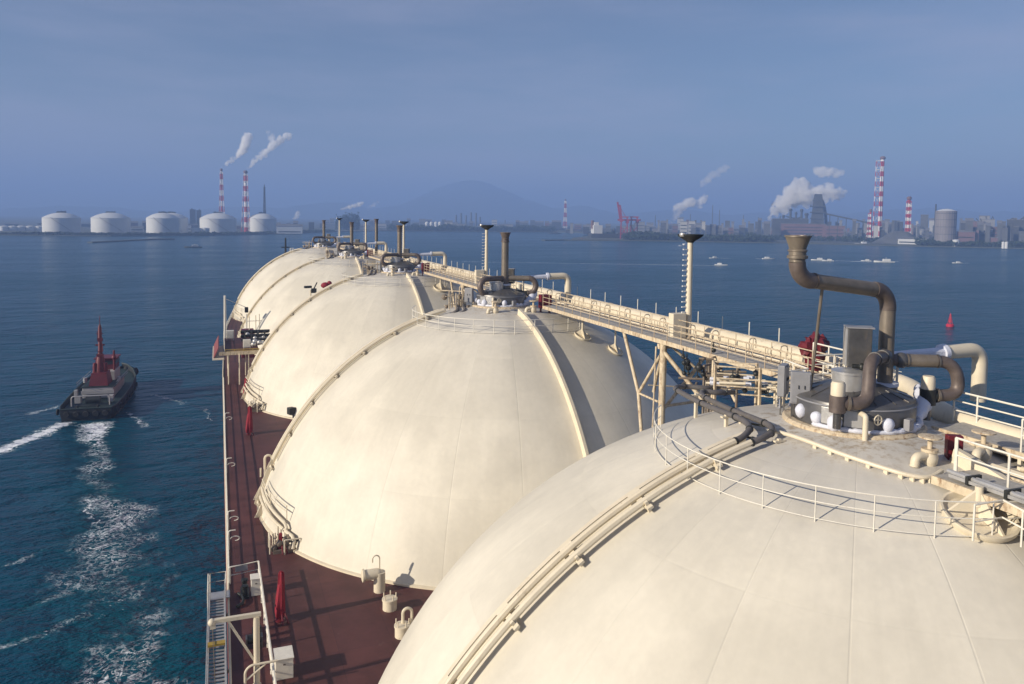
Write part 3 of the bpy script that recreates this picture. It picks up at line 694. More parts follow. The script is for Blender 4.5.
# pipes between the two walkways
ap = thing('pipe_bundle', (23.3, 5, 15.3), 'group of cream and grey pipes lying between the two railed walkways', 'pipes')
for k, (dx, dz, r, mt) in enumerate([(.1, .1, .11, RUSTY), (.5, .12, .14, CREAM), (.9, .05, .1, OIL), (1.25, .12, .13, RUSTY), (1.55, .4, .09, CREAM)]):
    MB().tube([(dx, 0, dz), (dx, 13.2-k*.25, dz)], r, 8).build('pipe', mt, ap)
for k in range(6): MB().box((.85, 1+k*2.2, -.08), (1.7, .12, .14)).build('cross_support', RUSTY, ap, False)

def short_rail(base, pts, label, mat=WHITE, **kw):
    t = thing('handrail', base, label, 'railing'); railrun(t, pts, mat=mat, **kw); return t
short_rail((19.95, 15.5, 14.75), [(0, 0, -.25), (1.0, -.1, -.2), (1.05, -3.2, -.7)], 'short white handrail below the saddle foot near the right edge', h=1.0, bars=(.5,), step=1.6, r=.024)

# valves with bent pipe and round plate
def valve(loc, label, s=1., rz=0):
    t = thing('valve', loc, label, 'valve', 'cream valves on the dome crowns', rz)
    MB().tube([(0, 0, -.35), (0, 0, .75)], .15, 12).build('stem', CREAM, t)
    MB().lathe((0, 0, 0), [(.24, -.3), (.24, -.24), (.15, -.22), (.16, .15), (.25, .28), (.28, .5), (.2, .68), (.18, .75)], 16).build('body', CREAM, t)
    MB().tube(fillet([(0, 0, .55), (-.62, 0, .55), (-.66, 0, .22)], .26), .15, 12).build('outlet', CREAM, t)
    MB().lathe((0, 0, 1.15), [(.08, -.4), (.08, -.05), (.38, 0), (.38, .05), (.1, .09)], 20).build('top_plate', RUSTY, t)
    MB().lathe((0, 0, .72), [(.27, -.05), (.27, .05)], 16).build('flange', RUSTY, t)
    if s != 1: t.scale = (s,)*3
    return t
vl = valve((22.05, 18.85, 15.2), 'cream valve with bent spout and round plate in front of the drum', .98)
dup(vl, (24.2, 18.6, 15.25), 'cream valve with bent spout among the rails right of the drum', rz=R(20))
for i in (1, 2, 3):
    nm = ['', 'second', 'third', 'fourth'][i]
    dup(vl, (21.3, DY[i]-3.2, 15.3), 'left one of the two cream valves in front of the drum on the %s dome' % nm); dup(vl, (24.6, DY[i]-3.4, 15.3), 'right one of the two cream valves in front of the drum on the %s dome' % nm)

# saddle feet under walkways: dish with three fins
def saddle(loc, nx, label, s=1., neck=1.3):
    n = Vector(nx).normalized(); t = thing('saddle_foot', loc, label, 'support foot', 'dish shaped feet of the catwalk on the domes'); 
    b = MB(); b.lathe((0, 0, 0), [(0, -.05), (.95, -.05), (1.05, .1), (1.05, .22), (.98, .22), (.85, .1), (0, .08)], 24, axis=n); b.build('dish', CREAM, t)
    b = MB()
    for k in range(3):
        a = 2*math.pi*k/3+.5; q = Vector((0,0,1)).rotation_difference(n).to_matrix()
        A = q@Vector((.9*math.cos(a), .9*math.sin(a), .1)); B = q@Vector((0, 0, .1)); T = Vector((0, 0, .95))
        w = q@Vector((-math.sin(a)*.04, math.cos(a)*.04, 0))
        b.add([A+w, B+w, T+w, A-w, B-w, T-w], [(0,1,2), (5,4,3), (0,3,4,1), (1,4,5,2), (2,5,3,0)])
    b.build('fin', CREAM, t, False)
    MB().tube([(0, 0, .4), (0, 0, neck)], .12, 10).build('neck', CREAM, t)
    if s != 1: t.scale = (s,)*3
    return t
def onsph(x, y, i, e=.02):
    z = sz(x-DX, y-DY[i]); n = Vector((x-DX, y-DY[i], z-ZC)).normalized(); return Vector((x, y, z))+n*e, n
for (x, y, i, lb, s_, nk) in ((21.0, 16.2, 0, 'cream dish shaped foot on the dome at the lower right, under the walkway', 1.0, 1.0), (27.1, 55.7, 1, 'left of the two dish shaped feet hanging under the catwalk on the second dome', .68, 3.0), (29.6, 54.8, 1, 'right of the two dish shaped feet hanging under the catwalk on the second dome', .66, 4.2),
                        (26.6, 96.5, 2, 'small dish shaped foot under the catwalk on the third dome', .95, 2.)):
    p, n = onsph(x, y, i); saddle(p, n, lb, s_, nk)

# red boxes and covers
def redbox(loc, label, sz_=(.75, .45, .8), rz=0.):
    t = thing('red_box', loc, label, 'fire box', 'red fire boxes', rz)
    MB().box((0, 0, sz_[2]/2+.25), sz_).build('case', DKRED, t, False, .03); MB().box((0, -sz_[1]/2-.012, sz_[2]/2+.25), (sz_[0]*.82, .02, sz_[2]*.85)).build('door', DKRED, t, False)
    b = MB()
    for x in (-1, 1): b.box((x*sz_[0]*.4, 0, 0), (.06, .3, .5))
    b.build('leg', DKRED, t, False)
    return t
redbox((23.2, 18.9, 15.3), 'small dark red box beside the walkway right of the drum', (.5, .3, .75), R(-30))
rb = redbox((25.75, 60.2, 15.55), 'dark red fire box at the catwalk end on the second dome', (1.0, .6, 1.15))
dup(rb, (25.75, 101.0, 15.75), 'dark red fire box at the catwalk end on the third dome')
dup(rb, (25.75, 141.8, 15.75), 'small dark red fire box near the fourth dome drum')
fm = thing('fire_monitor', (27.9, 30.8, 16.0), 'red covered water monitor behind the thin leaning post left of the drum', 'fire monitor')
b = MB(); b.lump((0, 0, 1.25), .5, 0, .6); b.lump((-.38, 0, 1.15), .4, 0, .6); b.lump((.42, .1, 1.3), .38, 0, .6); b.lump((.05, 0, .75), .45, 0, .5); b.build('canvas_cover', DKRED, fm)
MB().lathe((0, 0, 0), [(.4, 0), (.45, .4), (.42, 1.1)], 14).build('pedestal', DKRED, fm)

# valve rack left of the drum, behind the hoses
vr = thing('valve_rack', (21.6, 30.2, 15.2), 'cream frame rack with small pipes between the hoses and the cabinets', 'valve rack')
b = MB()
for x, y in ((0, 0), (1.6, -1.2), (.6, 1.), (2.2, -.2), (2.9, -2.4), (3.4, -1.4)): b.bar((x, y, -.9), (x, y, 1.5), .11)
for z in (.2, .55, .9, 1.45): b.bar((0, 0, z), (1.6, -1.2, z), .06); b.bar((1.6, -1.2, z), (2.9, -2.4, z), .06); b.bar((.6, 1, z), (2.2, -.2, z), .06); b.bar((0, 0, z), (.6, 1, z), .05)
b.build('frame', RUSTY, vr, False)
b = MB()
rv = random.Random(3)
for k in range(10):
    z = .3+rv.random()*.6; x = rv.random()*2.4; y = -x*.8+rv.random(); b.tube([(x, y, z), (x+.9, y-.75, z+.05)], .03+.04*rv.random(), 8)
b.build('pipe', CREAM, vr)
b = MB()
for k in range(16):
    z = .35+rv.random()*.6; x = rv.random()*3.2; y = -x*.8+rv.random()*1.0; b.tube([(x, y, z), (x+.2, y-.16, z)], .07+.05*rv.random(), 8)
b.build('wrapped_fitting', ICE, vr)
b = MB()
for k in range(7):
    z = .3+rv.random()*.9; x = rv.random()*3.2; y = -x*.8+rv.random()*1.0; b.ball((x, y, z), .13, 8, 5); b.tube([(x, y, z), (x, y, z+.3)], .03, 5)
b.build('dark_valve', BLACK, vr)
vg = thing('valve_group', (23.8, 34.6, 13.6), 'dark greenish valves and thin pipes under the catwalk by the trestle', 'valves')
b = MB()
for k in range(16):
    x = rv.uniform(-1., 1.8); y = rv.uniform(-1.8, 1.6); z = rv.uniform(1.2, 2.7); b.ball((x, y, z), rv.uniform(.1, .22), 8, 5); b.tube([(x, y, z), (x, y, z+.45)], .035, 5)
b.build('valve_body', BLACK, vg)
b = MB()
for k in range(12):
    x = rv.uniform(-1.4, 1.4); y = rv.uniform(-1.8, 1.6); z = rv.uniform(1.1, 2.5); b.tube([(x, y, z), (x+rv.uniform(.8, 2.), y+rv.uniform(-1.2, 1.2), z)], .06, 6)
for k in range(5):
    x = rv.uniform(-1., 1.6); y = rv.uniform(-1.8, 1.6); b.tube([(x, y, -3.5), (x, y, 2.2)], .07, 6)
b.build('pipe', OIL, vg)
for nm, base, pts, lb in (
    ('handrail', (24.9, 24.9, 15.55), [(0, 0, 0), (1.2, 1.2, 0), (1.3, 3.4, 0)], 'white handrail right behind the tall dark box on the drum'),
    ('handrail', (22.9, 27.4, 15.5), [(0, 0, 0), (1.9, 0.3, 0), (2.4, 2.5, 0)], 'cream handrail between cabinets and catwalk end'),
    ('handrail', (24.6, 27.2, 16.2), [(0, 0, 0), (2.4, -.2, 0), (2.6, 2.9, 0)], 'white handrail round the catwalk end beside the red monitor')):
    short_rail(base, pts, lb, h=1.3, bars=(.45, .9), step=1.1, r=.03)
lf = thing('landing', (24.0, 26.6, 16.0), 'small grated landing at the catwalk end behind the drum', 'platform')
MB().box((1.5, 1.2, 0), (3.2, 2.4, .06)).build('walkway', GRATE, lf, False)
b = MB()
for x, y in ((0, 0), (3, 0), (0, 2.3), (3, 2.3)): b.bar((x, y, -1.6), (x, y, -.03), .1)
b.build('leg', CREAM, lf, False)

et = thing('pipe_bundle', (22.6, 27.2, 15.3), 'thin white and cream pipes with valves between cabinets and catwalk end', 'pipes')
for k in range(9):
    x = k*.28; z = .2+.12*(k % 4); MB().tube(fillet([Vector((x-.9, -1.2+x*.5, z)), Vector((x+.4, .4+x*.3, z)), Vector((x+.4, .4+x*.3, z+.7+.1*(k % 3)))], .15), .035+.012*(k % 3), 7).build('pipe', [CREAM, ICE, RUSTY][k % 3], et)
for k in range(7):
    x = k*.36-.3; MB().lathe((x, .1+.3*(k % 2), .5+.1*(k % 3)), [(.02, 0), (.13, .02), (.13, .06), (.02, .08), (.02, .3), (.09, .31), (.09, .34)], 10).build('small_valve', [BLACK, CREAM][k % 2], et)
# clutter behind the drums of the far domes
for i in (1, 2, 3, 4):
    nm = ['', 'second', 'third', 'fourth', 'farthest'][i]
    t = thing('valve_rack', (19.6, DY[i]+1.0, 15.2), 'cream rack of small pipes left of the drum on the %s dome' % nm, 'valve rack', 'pipe racks beside the far drums')
    b = MB()
    for k in range(7):
        x, y = rv.uniform(-1.3, .7), rv.uniform(-1.2, 3); b.bar((x, y, -.5), (x, y, rv.uniform(.9, 2.3)), .1)
    for k in range(4): b.bar((-1.3, rv.uniform(-1, 2), .5+.4*k), (.7, rv.uniform(-1, 2), .5+.4*k), .07)
    b.build('frame', RUSTY, t, False)
    b = MB()
    for k in range(6): b.ball((rv.uniform(-1.2, .8), rv.uniform(-1, 2.5), rv.uniform(.3, 1.5)), rv.uniform(.15, .3), 8, 5)
    b.build('fitting', OIL, t)
    h = [Vector(p) for p in [(0, 0, 0), (.8, -.4, .5), (1.3, 1.2, .6), (2.1, 4.5, .8), (3.4, 7.4, .7), (5, 8.5, .4)]]
    t2 = thing('hose_pair', (17.9, DY[i]-.4, 15.0), 'grey hoses looping left of the drum on the %s dome' % nm, 'hose', 'hose pairs on the far domes')
    MB().tube(sm(h), .13, 8).build('hose', HOSE, t2); MB().tube([p+Vector((.5, -.4, 0)) for p in sm(h)], .13, 8).build('hose', HOSE, t2)

# ---- deck equipment near the camera
def gooseneck():
    t = thing('deck_vent', (9.15, 47.0, 0), 'fat cream elbow vent with thin hooked pipe on the red deck', 'deck vent')
    MB().tube([(0, 0, 0), (0, 0, 1.25)], .36, 18).build('stem', CREAM, t)
    MB().tube(fillet([(0, 0, .95), (-.1, 0, 1.15), (-.95, 0, 1.15)], .2), .33, 18).build('arm', CREAM, t)
    MB().lathe((-.95, 0, 1.15), [(.4, 0), (.4, .12), (.28, .16)], 18, axis=(-1, 0, 0)).build('mouth_flange', CREAM, t)
    MB().tube([(0,0,1.2), (0,0,2.1)]+[(-.22+.22*math.cos(a), 0, 2.1+.22*math.sin(a)) for a in [math.pi*k/8 for k in range(9)]]+[(-.44, 0, 1.9)], .045, 6).build('hooked_pipe', CREAM, t)
    return t
gooseneck()
def hatch(loc, label, hoop):
    t = thing('deck_hatch', loc, label, 'hatch', 'small round hatches on the red deck')
    MB().lathe((0, 0, 0), [(.42, 0), (.42, .55), (.46, .55), (.46, .66), (.1, .7)], 20).build('drum_body', CREAM, t)
    b = MB()
    for k in range(5):
        a = 2*math.pi*k/5; b.tube([(.38*math.cos(a), .38*math.sin(a), .6), (.38*math.cos(a), .38*math.sin(a), .95)], .035, 6)
    b.build('lug', CREAM, t)
    if hoop: MB().tube([(.05, .1, .6), (.05, .1, 1.25)]+[(.3-.25*math.cos(a), .1, 1.25+.25*math.sin(a)) for a in [math.pi*k/8 for k in range(9)]]+[(.55, .1, .0)], .09, 8).build('hoop_pipe', CREAM, t)
hatch((9.3, 44.6, 0), 'small round cream hatch with lugs, on the deck below the elbow vent', False)
hatch((9.35, 41.4, 0), 'round cream hatch with a thick hooped pipe, at the foreground dome edge', True)
t = thing('hooped_pipe', (3.6, 71.5, 0), 'cream hooped pipe on the deck between rail and second dome', 'pipe')
MB().tube([(0, 0, 0), (0, 0, 1.6)]+[(.3-.3*math.cos(a), 0, 1.6+.3*math.sin(a)) for a in [math.pi*k/8 for k in range(9)]]+[(.6, 0, .4)], .11, 8).build('hoop', CREAM, t)
MB().tube([(-.35, 0, 0), (-.35, 0, .8)], .08, 8).build('stub', CREAM, t)
def deckbox(loc, s, label):
    t = thing('deck_box', loc, label, 'storage box', 'white storage boxes on deck')
    MB().box((0, 0, s[2]/2), s).build('case', WHITE, t, False, .03); MB().box((0, 0, s[2]+.03), (s[0]+.08, s[1]+.08, .06)).build('lid', WHITE, t, False, .02)
    MB().box((0, -s[1]/2-.02, s[2]*.75), (.12, .03, .06)).build('latch', STEEL, t, False)
deckbox((1.9, 49.2, 0), (.58, .7, 1.05), 'white box beside the rail near the gangway platform')
deckbox((2.85, 39.9, 0), (.88, 1.1, 1.05), 'larger white box at the bottom of the view, right of the long inner rail')
def cover(loc, h, w, label, lean=.1):
    t = thing('covered_monitor', loc, label, 'covered equipment', 'pieces of equipment under red canvas')
    b = MB(); n = 14; prof = [(w*.62, .25), (w*.66, .5), (w*.5, h*.45), (w*.36, h*.75), (w*.34, h*.95), (w*.2, h), (0.01, h+.02)]
    for i, (r, z) in enumerate(prof):
        for j in range(n):
            a = 2*math.pi*j/n; rr = r*(1+.2*math.sin(a*5+z)+.35*noise.noise((math.cos(a)*1.2, math.sin(a)*1.2+z*.6, 1))); b.v.append((rr*math.cos(a)*.8+lean*z*.3, rr*math.sin(a), z))
    for i in range(len(prof)-1):
        for j in range(n): b.f.append((i*n+j, i*n+(j+1) % n, (i+1)*n+(j+1) % n, (i+1)*n+j))
    b.f.append(tuple(range(n))[::-1]); b.build('canvas_cover', RED, t)
    MB().lathe((0, 0, 0), [(.3, 0), (.3, .05), (.13, .1), (.13, .6)], 12).build('pedestal', DKRED, t)
    b = MB(); b.tube([(.25, -.25, .6), (.45, -.55, 0)], .06, 6); b.tube([(.1, -.3, .5), (.12, -.75, .05)], .05, 6); b.build('tail_pipe', DKRED, t)
    return t
cover((3.05, 45.4, 0), 2.9, .56, 'tall red canvas covered equipment on the deck, right of the inner rail')
cover((3.75, 55.0, 0), 1.3, .38, 'small red covered valve at the foot of the second dome')
cover((2.75, 86.0, 0), 3.0, .7, 'red canvas covered equipment beside the third dome foot')
cover((2.9, 103.0, 0), 2.6, .6, 'distant red covered equipment under the manifold platform')
def valvepit(loc, label):
    t = thing('valve_pit', loc, label, 'valves', 'valve clusters at the dome feet')
    b = MB(); r_ = random.Random(5)
    for k in range(9): b.ball((r_.uniform(-.9, .9), r_.uniform(-.7, .7), r_.uniform(.2, .6)), r_.uniform(.15, .28), 8, 5)
    b.box((0, 0, .12), (1.9, 1.5, .24)); b.build('valve_body', OIL, t)
    b = MB()
    for k in range(6):
        x, y = r_.uniform(-.9, .9), r_.uniform(-.7, .7); b.tube([(x, y, 0), (x, y, r_.uniform(.8, 1.7))], .06, 6)
    b.build('pipe', CREAM, t)
    b = MB(); b.tube(fillet([(-1.15, -.6, 0), (-1.15, -.6, 1.1), (-1.15, .6, 1.1), (-1.15, .6, 0)], .1), .05, 6); b.tube(fillet([(-.2, -.95, 0), (-.2, -.95, 1.0), (.9, -.95, 1.0), (.9, -.95, 0)], .1), .05, 6); b.build('guard_rail', CREAM, t)
    b = MB()
    for k in range(5): b.ball((r_.uniform(-.8, .8), r_.uniform(-.6, .6), .75), .15, 8, 5)
    b.build('hand_wheel', BLACK, t)
    return t
vp = valvepit((4.2, 55.3, 0), 'cluster of valves and pipes at the foot of the second dome')
dup(vp, (4.2, 96.2, 0), 'cluster of valves and pipes at the foot of the third dome')
dup(vp, (4.2, 137.0, 0), 'cluster of valves at the foot of the fourth dome')
t = thing('dark_box', (7.6, 91.5, .9), 'small dark box on the lower edge of the third dome', 'box')
MB().box((0, -.3, 0), (.9, .8, .8), R(20)).build('case', BLACK, t, False, .08); MB().box((.1, -.6, -.5), (.12, .12, .9)).build('stand', BLACK, t, False)

# gangway, davit, inner rail
gw = thing('gangway', (-.36, 32.2, .05), 'stowed grey ladder gangway with yellow band outboard of the rail', 'gangway')
b = MB()
for x in (-.42, .42): b.box((x, 8.2, .12), (.07, 18.4, .28))
b.build('side_beam', LIGHTMETAL, gw, False)
s0 = MB().box((0, 0, .1), (.78, .16, .04)).build('tread', GREY, gw, False); s0.location = (0, -.6, 0)
for k in range(1, 50): c = s0.copy(); COL.objects.link(c); c.parent = gw; c.location = (0, -.6+k*.355, 0)
for x in (-.46, .46): railrun(gw, [(x, -1, .2), (x, 17.2, .2)], h=.85, bars=(.45,), step=2.6, r=.022, mat=LIGHTMETAL)
MB().box((0, 10.9, .42), (.98, .34, .12)).build('yellow_band', YELLOW, gw, False)
MB().box((.15, 16.9, .22), (1.2, .9, .06)).build('top_landing', LIGHTMETAL, gw, False)
b = MB()
for y in (3, 9, 15): b.box((.25, y, -.12), (.9, .14, .14))
b.build('bracket', STEEL, gw, False)
ir = thing('handrail', (1.9, 46, 0), 'long white inner rail boxing in the gangway area', 'railing')
railrun(ir, [(-1.5, 5.0, 0), (.25, 5.3, 0), (.45, -14, 0)], h=1.1, bars=(.55,), step=2.6, r=.045)
MB().box((-.8, 5.12, .88), (.75, .05, .38)).build('sign_board', GREY, ir, False)
gr2 = thing('handrail', (-.85, 48.6, .2), 'thin rail cage round the gangway top landing', 'railing')
railrun(gr2, [(0, -1.2, 0), (0, 1.3, 0), (1.0, 1.3, 0), (1.0, .2, 0)], h=1.15, bars=(.6,), step=1.3, r=.025)
dv = thing('davit', (1.5, 38.6, 0), 'cream gangway davit with arm and diagonal brace', 'davit')
MB().tube([(0, 0, 0), (0, 0, 3.9)], .15, 14).build('post', CREAM, dv)
b = MB(); b.bar((.22, 0, 4.0), (-1.98, 0, 4.0), .18, .2); b.build('arm', CREAM, dv, False, .02)
b = MB(); b.bar((-.05, 0, 1.6), (-1.3, 0, 3.9), .1); b.build('brace', CREAM, dv, False)
b = MB(); b.ball((-2.02, 0, 3.95), .19, 12, 7); b.box((-1.98, 0, 3.8), (.26, .26, .26)); b.build('pulley', CREAM, dv)
b = MB(); b.lathe((0, 0, 0), [(.4, 0), (.4, .12), (.2, .2), (.2, .5)], 16); b.build('base', CREAM, dv)
MB().tube([(-2.0, 0, 3.8), (-1.9, 0, .5)], .015, 4).build('wire', STEEL, dv)
bf = thing('bent_rail', (1.1, 38.4, 0), 'bent cream pipe frame beside the davit post', 'rail')
b = MB(); b.tube(fillet([(-.15, 0, 0), (-.15, 0, 1.35), (.1, 0, 1.6), (1.35, 0, 1.6)], .2), .06, 8); b.tube([(-.1, 0, .9), (.8, 0, 1.55)], .05, 8); b.build('frame', CREAM, bf)
def bollard(loc, label, rz=0):
    t = thing('bollard', loc, label, 'bollard', 'black bollards inside the gangway area', rz)
    MB().box((0, 0, .05), (.5, 1.5, .1)).build('base_plate', BLACK, t, False)
    for y in (-.45, .45): MB().lathe((0, y, .1), [(.16, 0), (.16, .5), (.21, .55), (.21, .62), (.05, .66)], 14).build('post', BLACK, t)
    return t
bo = bollard((1.25, 49.4, 0), 'pair of black bollards just left of the white box by the rail')
dup(bo, (1.75, 44.2, 0), 'pair of black bollards halfway along the inner rail')
t = thing('black_pipe', (.75, 47.6, 0), 'black bent pipe lying on deck beside the gangway', 'pipe')
MB().tube(sm([Vector((0, 0, .12)), Vector((.35, .4, .14)), Vector((.35, 1.2, .14)), Vector((.1, 1.7, .12))]), .09, 8).build('pipe', BLACK, t)
t = thing('winch', (1.55, 43.0, 0), 'small dark winch on deck beside the davit', 'winch')
MB().tube([(-.35, 0, .45), (.35, 0, .45)], .25, 14).build('barrel', BLACK, t); b = MB(); b.box((-.4, 0, .3), (.08, .5, .6)); b.box((.4, 0, .3), (.08, .5, .6)); b.build('frame', DARK, t, False)

# manifold platform between third and fourth dome on the port side
mf = thing('manifold_platform', (0, 112, 0), 'dark raised platform with red side screen reaching out past the left rail', 'platform')
MB().box((2.7, 6.5, 4.4), (4.6, 13, .18)).build('platform_deck', M_DECK, mf, False)
b = MB(); b.box((2.6, -.06, 4.35), (5.6, .14, .5)); b.box((2.6, 6.5, 4.18), (4.2, .2, .22)); b.build('edge_beam', RUSTY, mf, False)
MB().box((-.55, 5.5, 4.5), (.1, 11.5, 1.5), mat=Matrix.Rotation(R(24), 3, 'Y')).build('side_screen', HULLRED, mf, False)
MB().box((-.3, 4.5, 3.75), (1.5, 11.5, .1)).build('drip_tray', CREAM, mf, False)
for x, y in ((1.0, .3), (2.4, -.2), (3.6, .3), (4.8, .5), (1.0, 6), (3.4, 6), (1.0, 12), (4., 12)):
    MB().tube([(x, y, 0), (x, y, 4.3)], .08, 8).build('post', CREAM, mf)
railrun(mf, [(.5, 0, 4.5), (.5, 13, 4.5)], h=1.1, bars=(.55,), step=1.9, r=.035)
railrun(mf, [(.6, 0, 4.5), (5., 0, 4.5)], h=.35, bars=(.15,), step=1.2, r=.04, mat=YELLOW)
def pbox(x, y, s, lb, mt=WHITE):
    t = thing('deck_box', (x, y, 4.5), lb, 'cabinet', 'pale cabinets on the manifold platform')
    MB().box((0, 0, s[2]/2+.3), s).build('case', mt, t, False, .03); b = MB()
    for q in (-1, 1): b.box((q*s[0]*.4, 0, .15), (.08, .2, .3))
    b.build('leg', mt, t, False); MB().box((0, -s[1]/2-.015, s[2]/2+.3), (s[0]*.8, .02, s[2]*.8)).build('door', mt, t, False)
pbox(3.45, 113.6, (1.0, .6, 1.1), 'pale cabinet on legs at the near edge of the dark platform')
pbox(1.35, 122.5, (1.1, .7, 1.2), 'pale cabinet at the far left corner of the dark platform')
mfp = thing('manifold_pipes', (4.2, 118, 4.5), 'tangle of dark and grey manifold pipes on the raised platform', 'pipes')
b = MB()
for k in range(5): b.tube([(-1.4, k*1.1-1.5, .9+.45*(k % 3)), (2.6, k*1.1-1.5, .9+.45*(k % 3))], .2, 10)
for k in range(4): b.tube([(-.9+k*.9, -1, .0), (-.9+k*.9, -1, 2.1)], .12, 8)
b.build('pipe', BLACK, mfp)
b = MB()
for k in range(14): b.ball((rv.uniform(-.6, 2.2), rv.uniform(-4, 1), rv.uniform(.4, 1.5)), rv.uniform(.18, .42), 9, 6)
b.build('wrapped_fitting', LIGHTMETAL, mfp)
b = MB(); 
for x in (-.2, .7, 1.2): b.tube([(x, 1.5, 1.5), (x, 1.5, rv.uniform(3.2, 4.6))], .06, 6)
b.tube([(-.5, 1.5, 3.2), (1.5, 1.5, 3.2)], .05, 6); b.build('pipe', CREAM, mfp)
t = thing('red_winch', (4.0, 127.5, 0), 'red deck machinery beyond the dark platform, left of the fourth dome', 'deck machinery')
b = MB(); b.box((0, 0, 3.2), (1.9, 3, 4.2)); b.build('housing', DKRED, t, False, .1); MB().tube([(-1.3, 0, 2.2), (1.2, 0, 2.2)], .5, 12).build('barrel', DKRED, t)
t = thing('hose_crane', (.75, 136, 0), 'thin white pole with a slanting wire at the ship\'s left edge', 'pole')
MB().tube([(0, 0, 0), (0, 0, 9.9)], [.26, .16], 10).build('pole', WHITE, t); MB().tube([(0, 0, 9.4), (3.4, 1, 7.7)], .05, 6).build('stay', WHITE, t)
b = MB(); b.box((3.4, 1, 7.3), (.6, .6, .9)); b.build('hook_block', BLACK, t, False, .1); MB().tube([(3.4, 1, 0), (3.4, 1, 6.6)], .12, 8).build('prop', WHITE, t)
t = thing('bow_mast', (17.2, 224, 0), 'small black mast on the bow left of the farthest dome', 'mast')
MB().tube([(0, 0, 0), (0, 0, 16.8)], [.5, .2], 8).build('pole', BLACK, t); MB().box((0, 0, 14.2), (2.2, .3, .3)).build('yard', BLACK, t, False); MB().box((0, 0, 12.2), (1.0, 1., .8)).build('platform', BLACK, t, False)
# dark lamp and red monitor standing up between the third and fourth domes
t = thing('deck_lamp', (13.3, 124.5, 0), 'dark lamp cluster on a post in front of the fourth dome', 'lamp')
MB().tube([(0, 0, 0), (0, 0, 11.6)], .12, 8).build('post', CREAM, t); b = MB(); b.box((-.4, 0, 12.1), (1.1, .5, .35), R(20)); b.box((.5, 0, 11.5), (.8, .5, .7)); b.tube([(.2, 0, 11.2), (1.0, 0, 12.8)], .1, 6); b.build('lamp_head', BLACK, t, False)
t = thing('fire_monitor', (15.6, 124.5, 0), 'small red covered monitor beside the dark lamp cluster', 'fire monitor')
MB().tube([(0, 0, 0), (0, 0, 11.8)], .14, 8).build('pedestal', CREAM, t); b = MB(); b.ball((0, 0, 12.3), .62, 10, 6, (1.2, 1, .8)); b.ball((.6, 0, 12.6), .4, 8, 5); b.build('canvas_cover', RED, t)

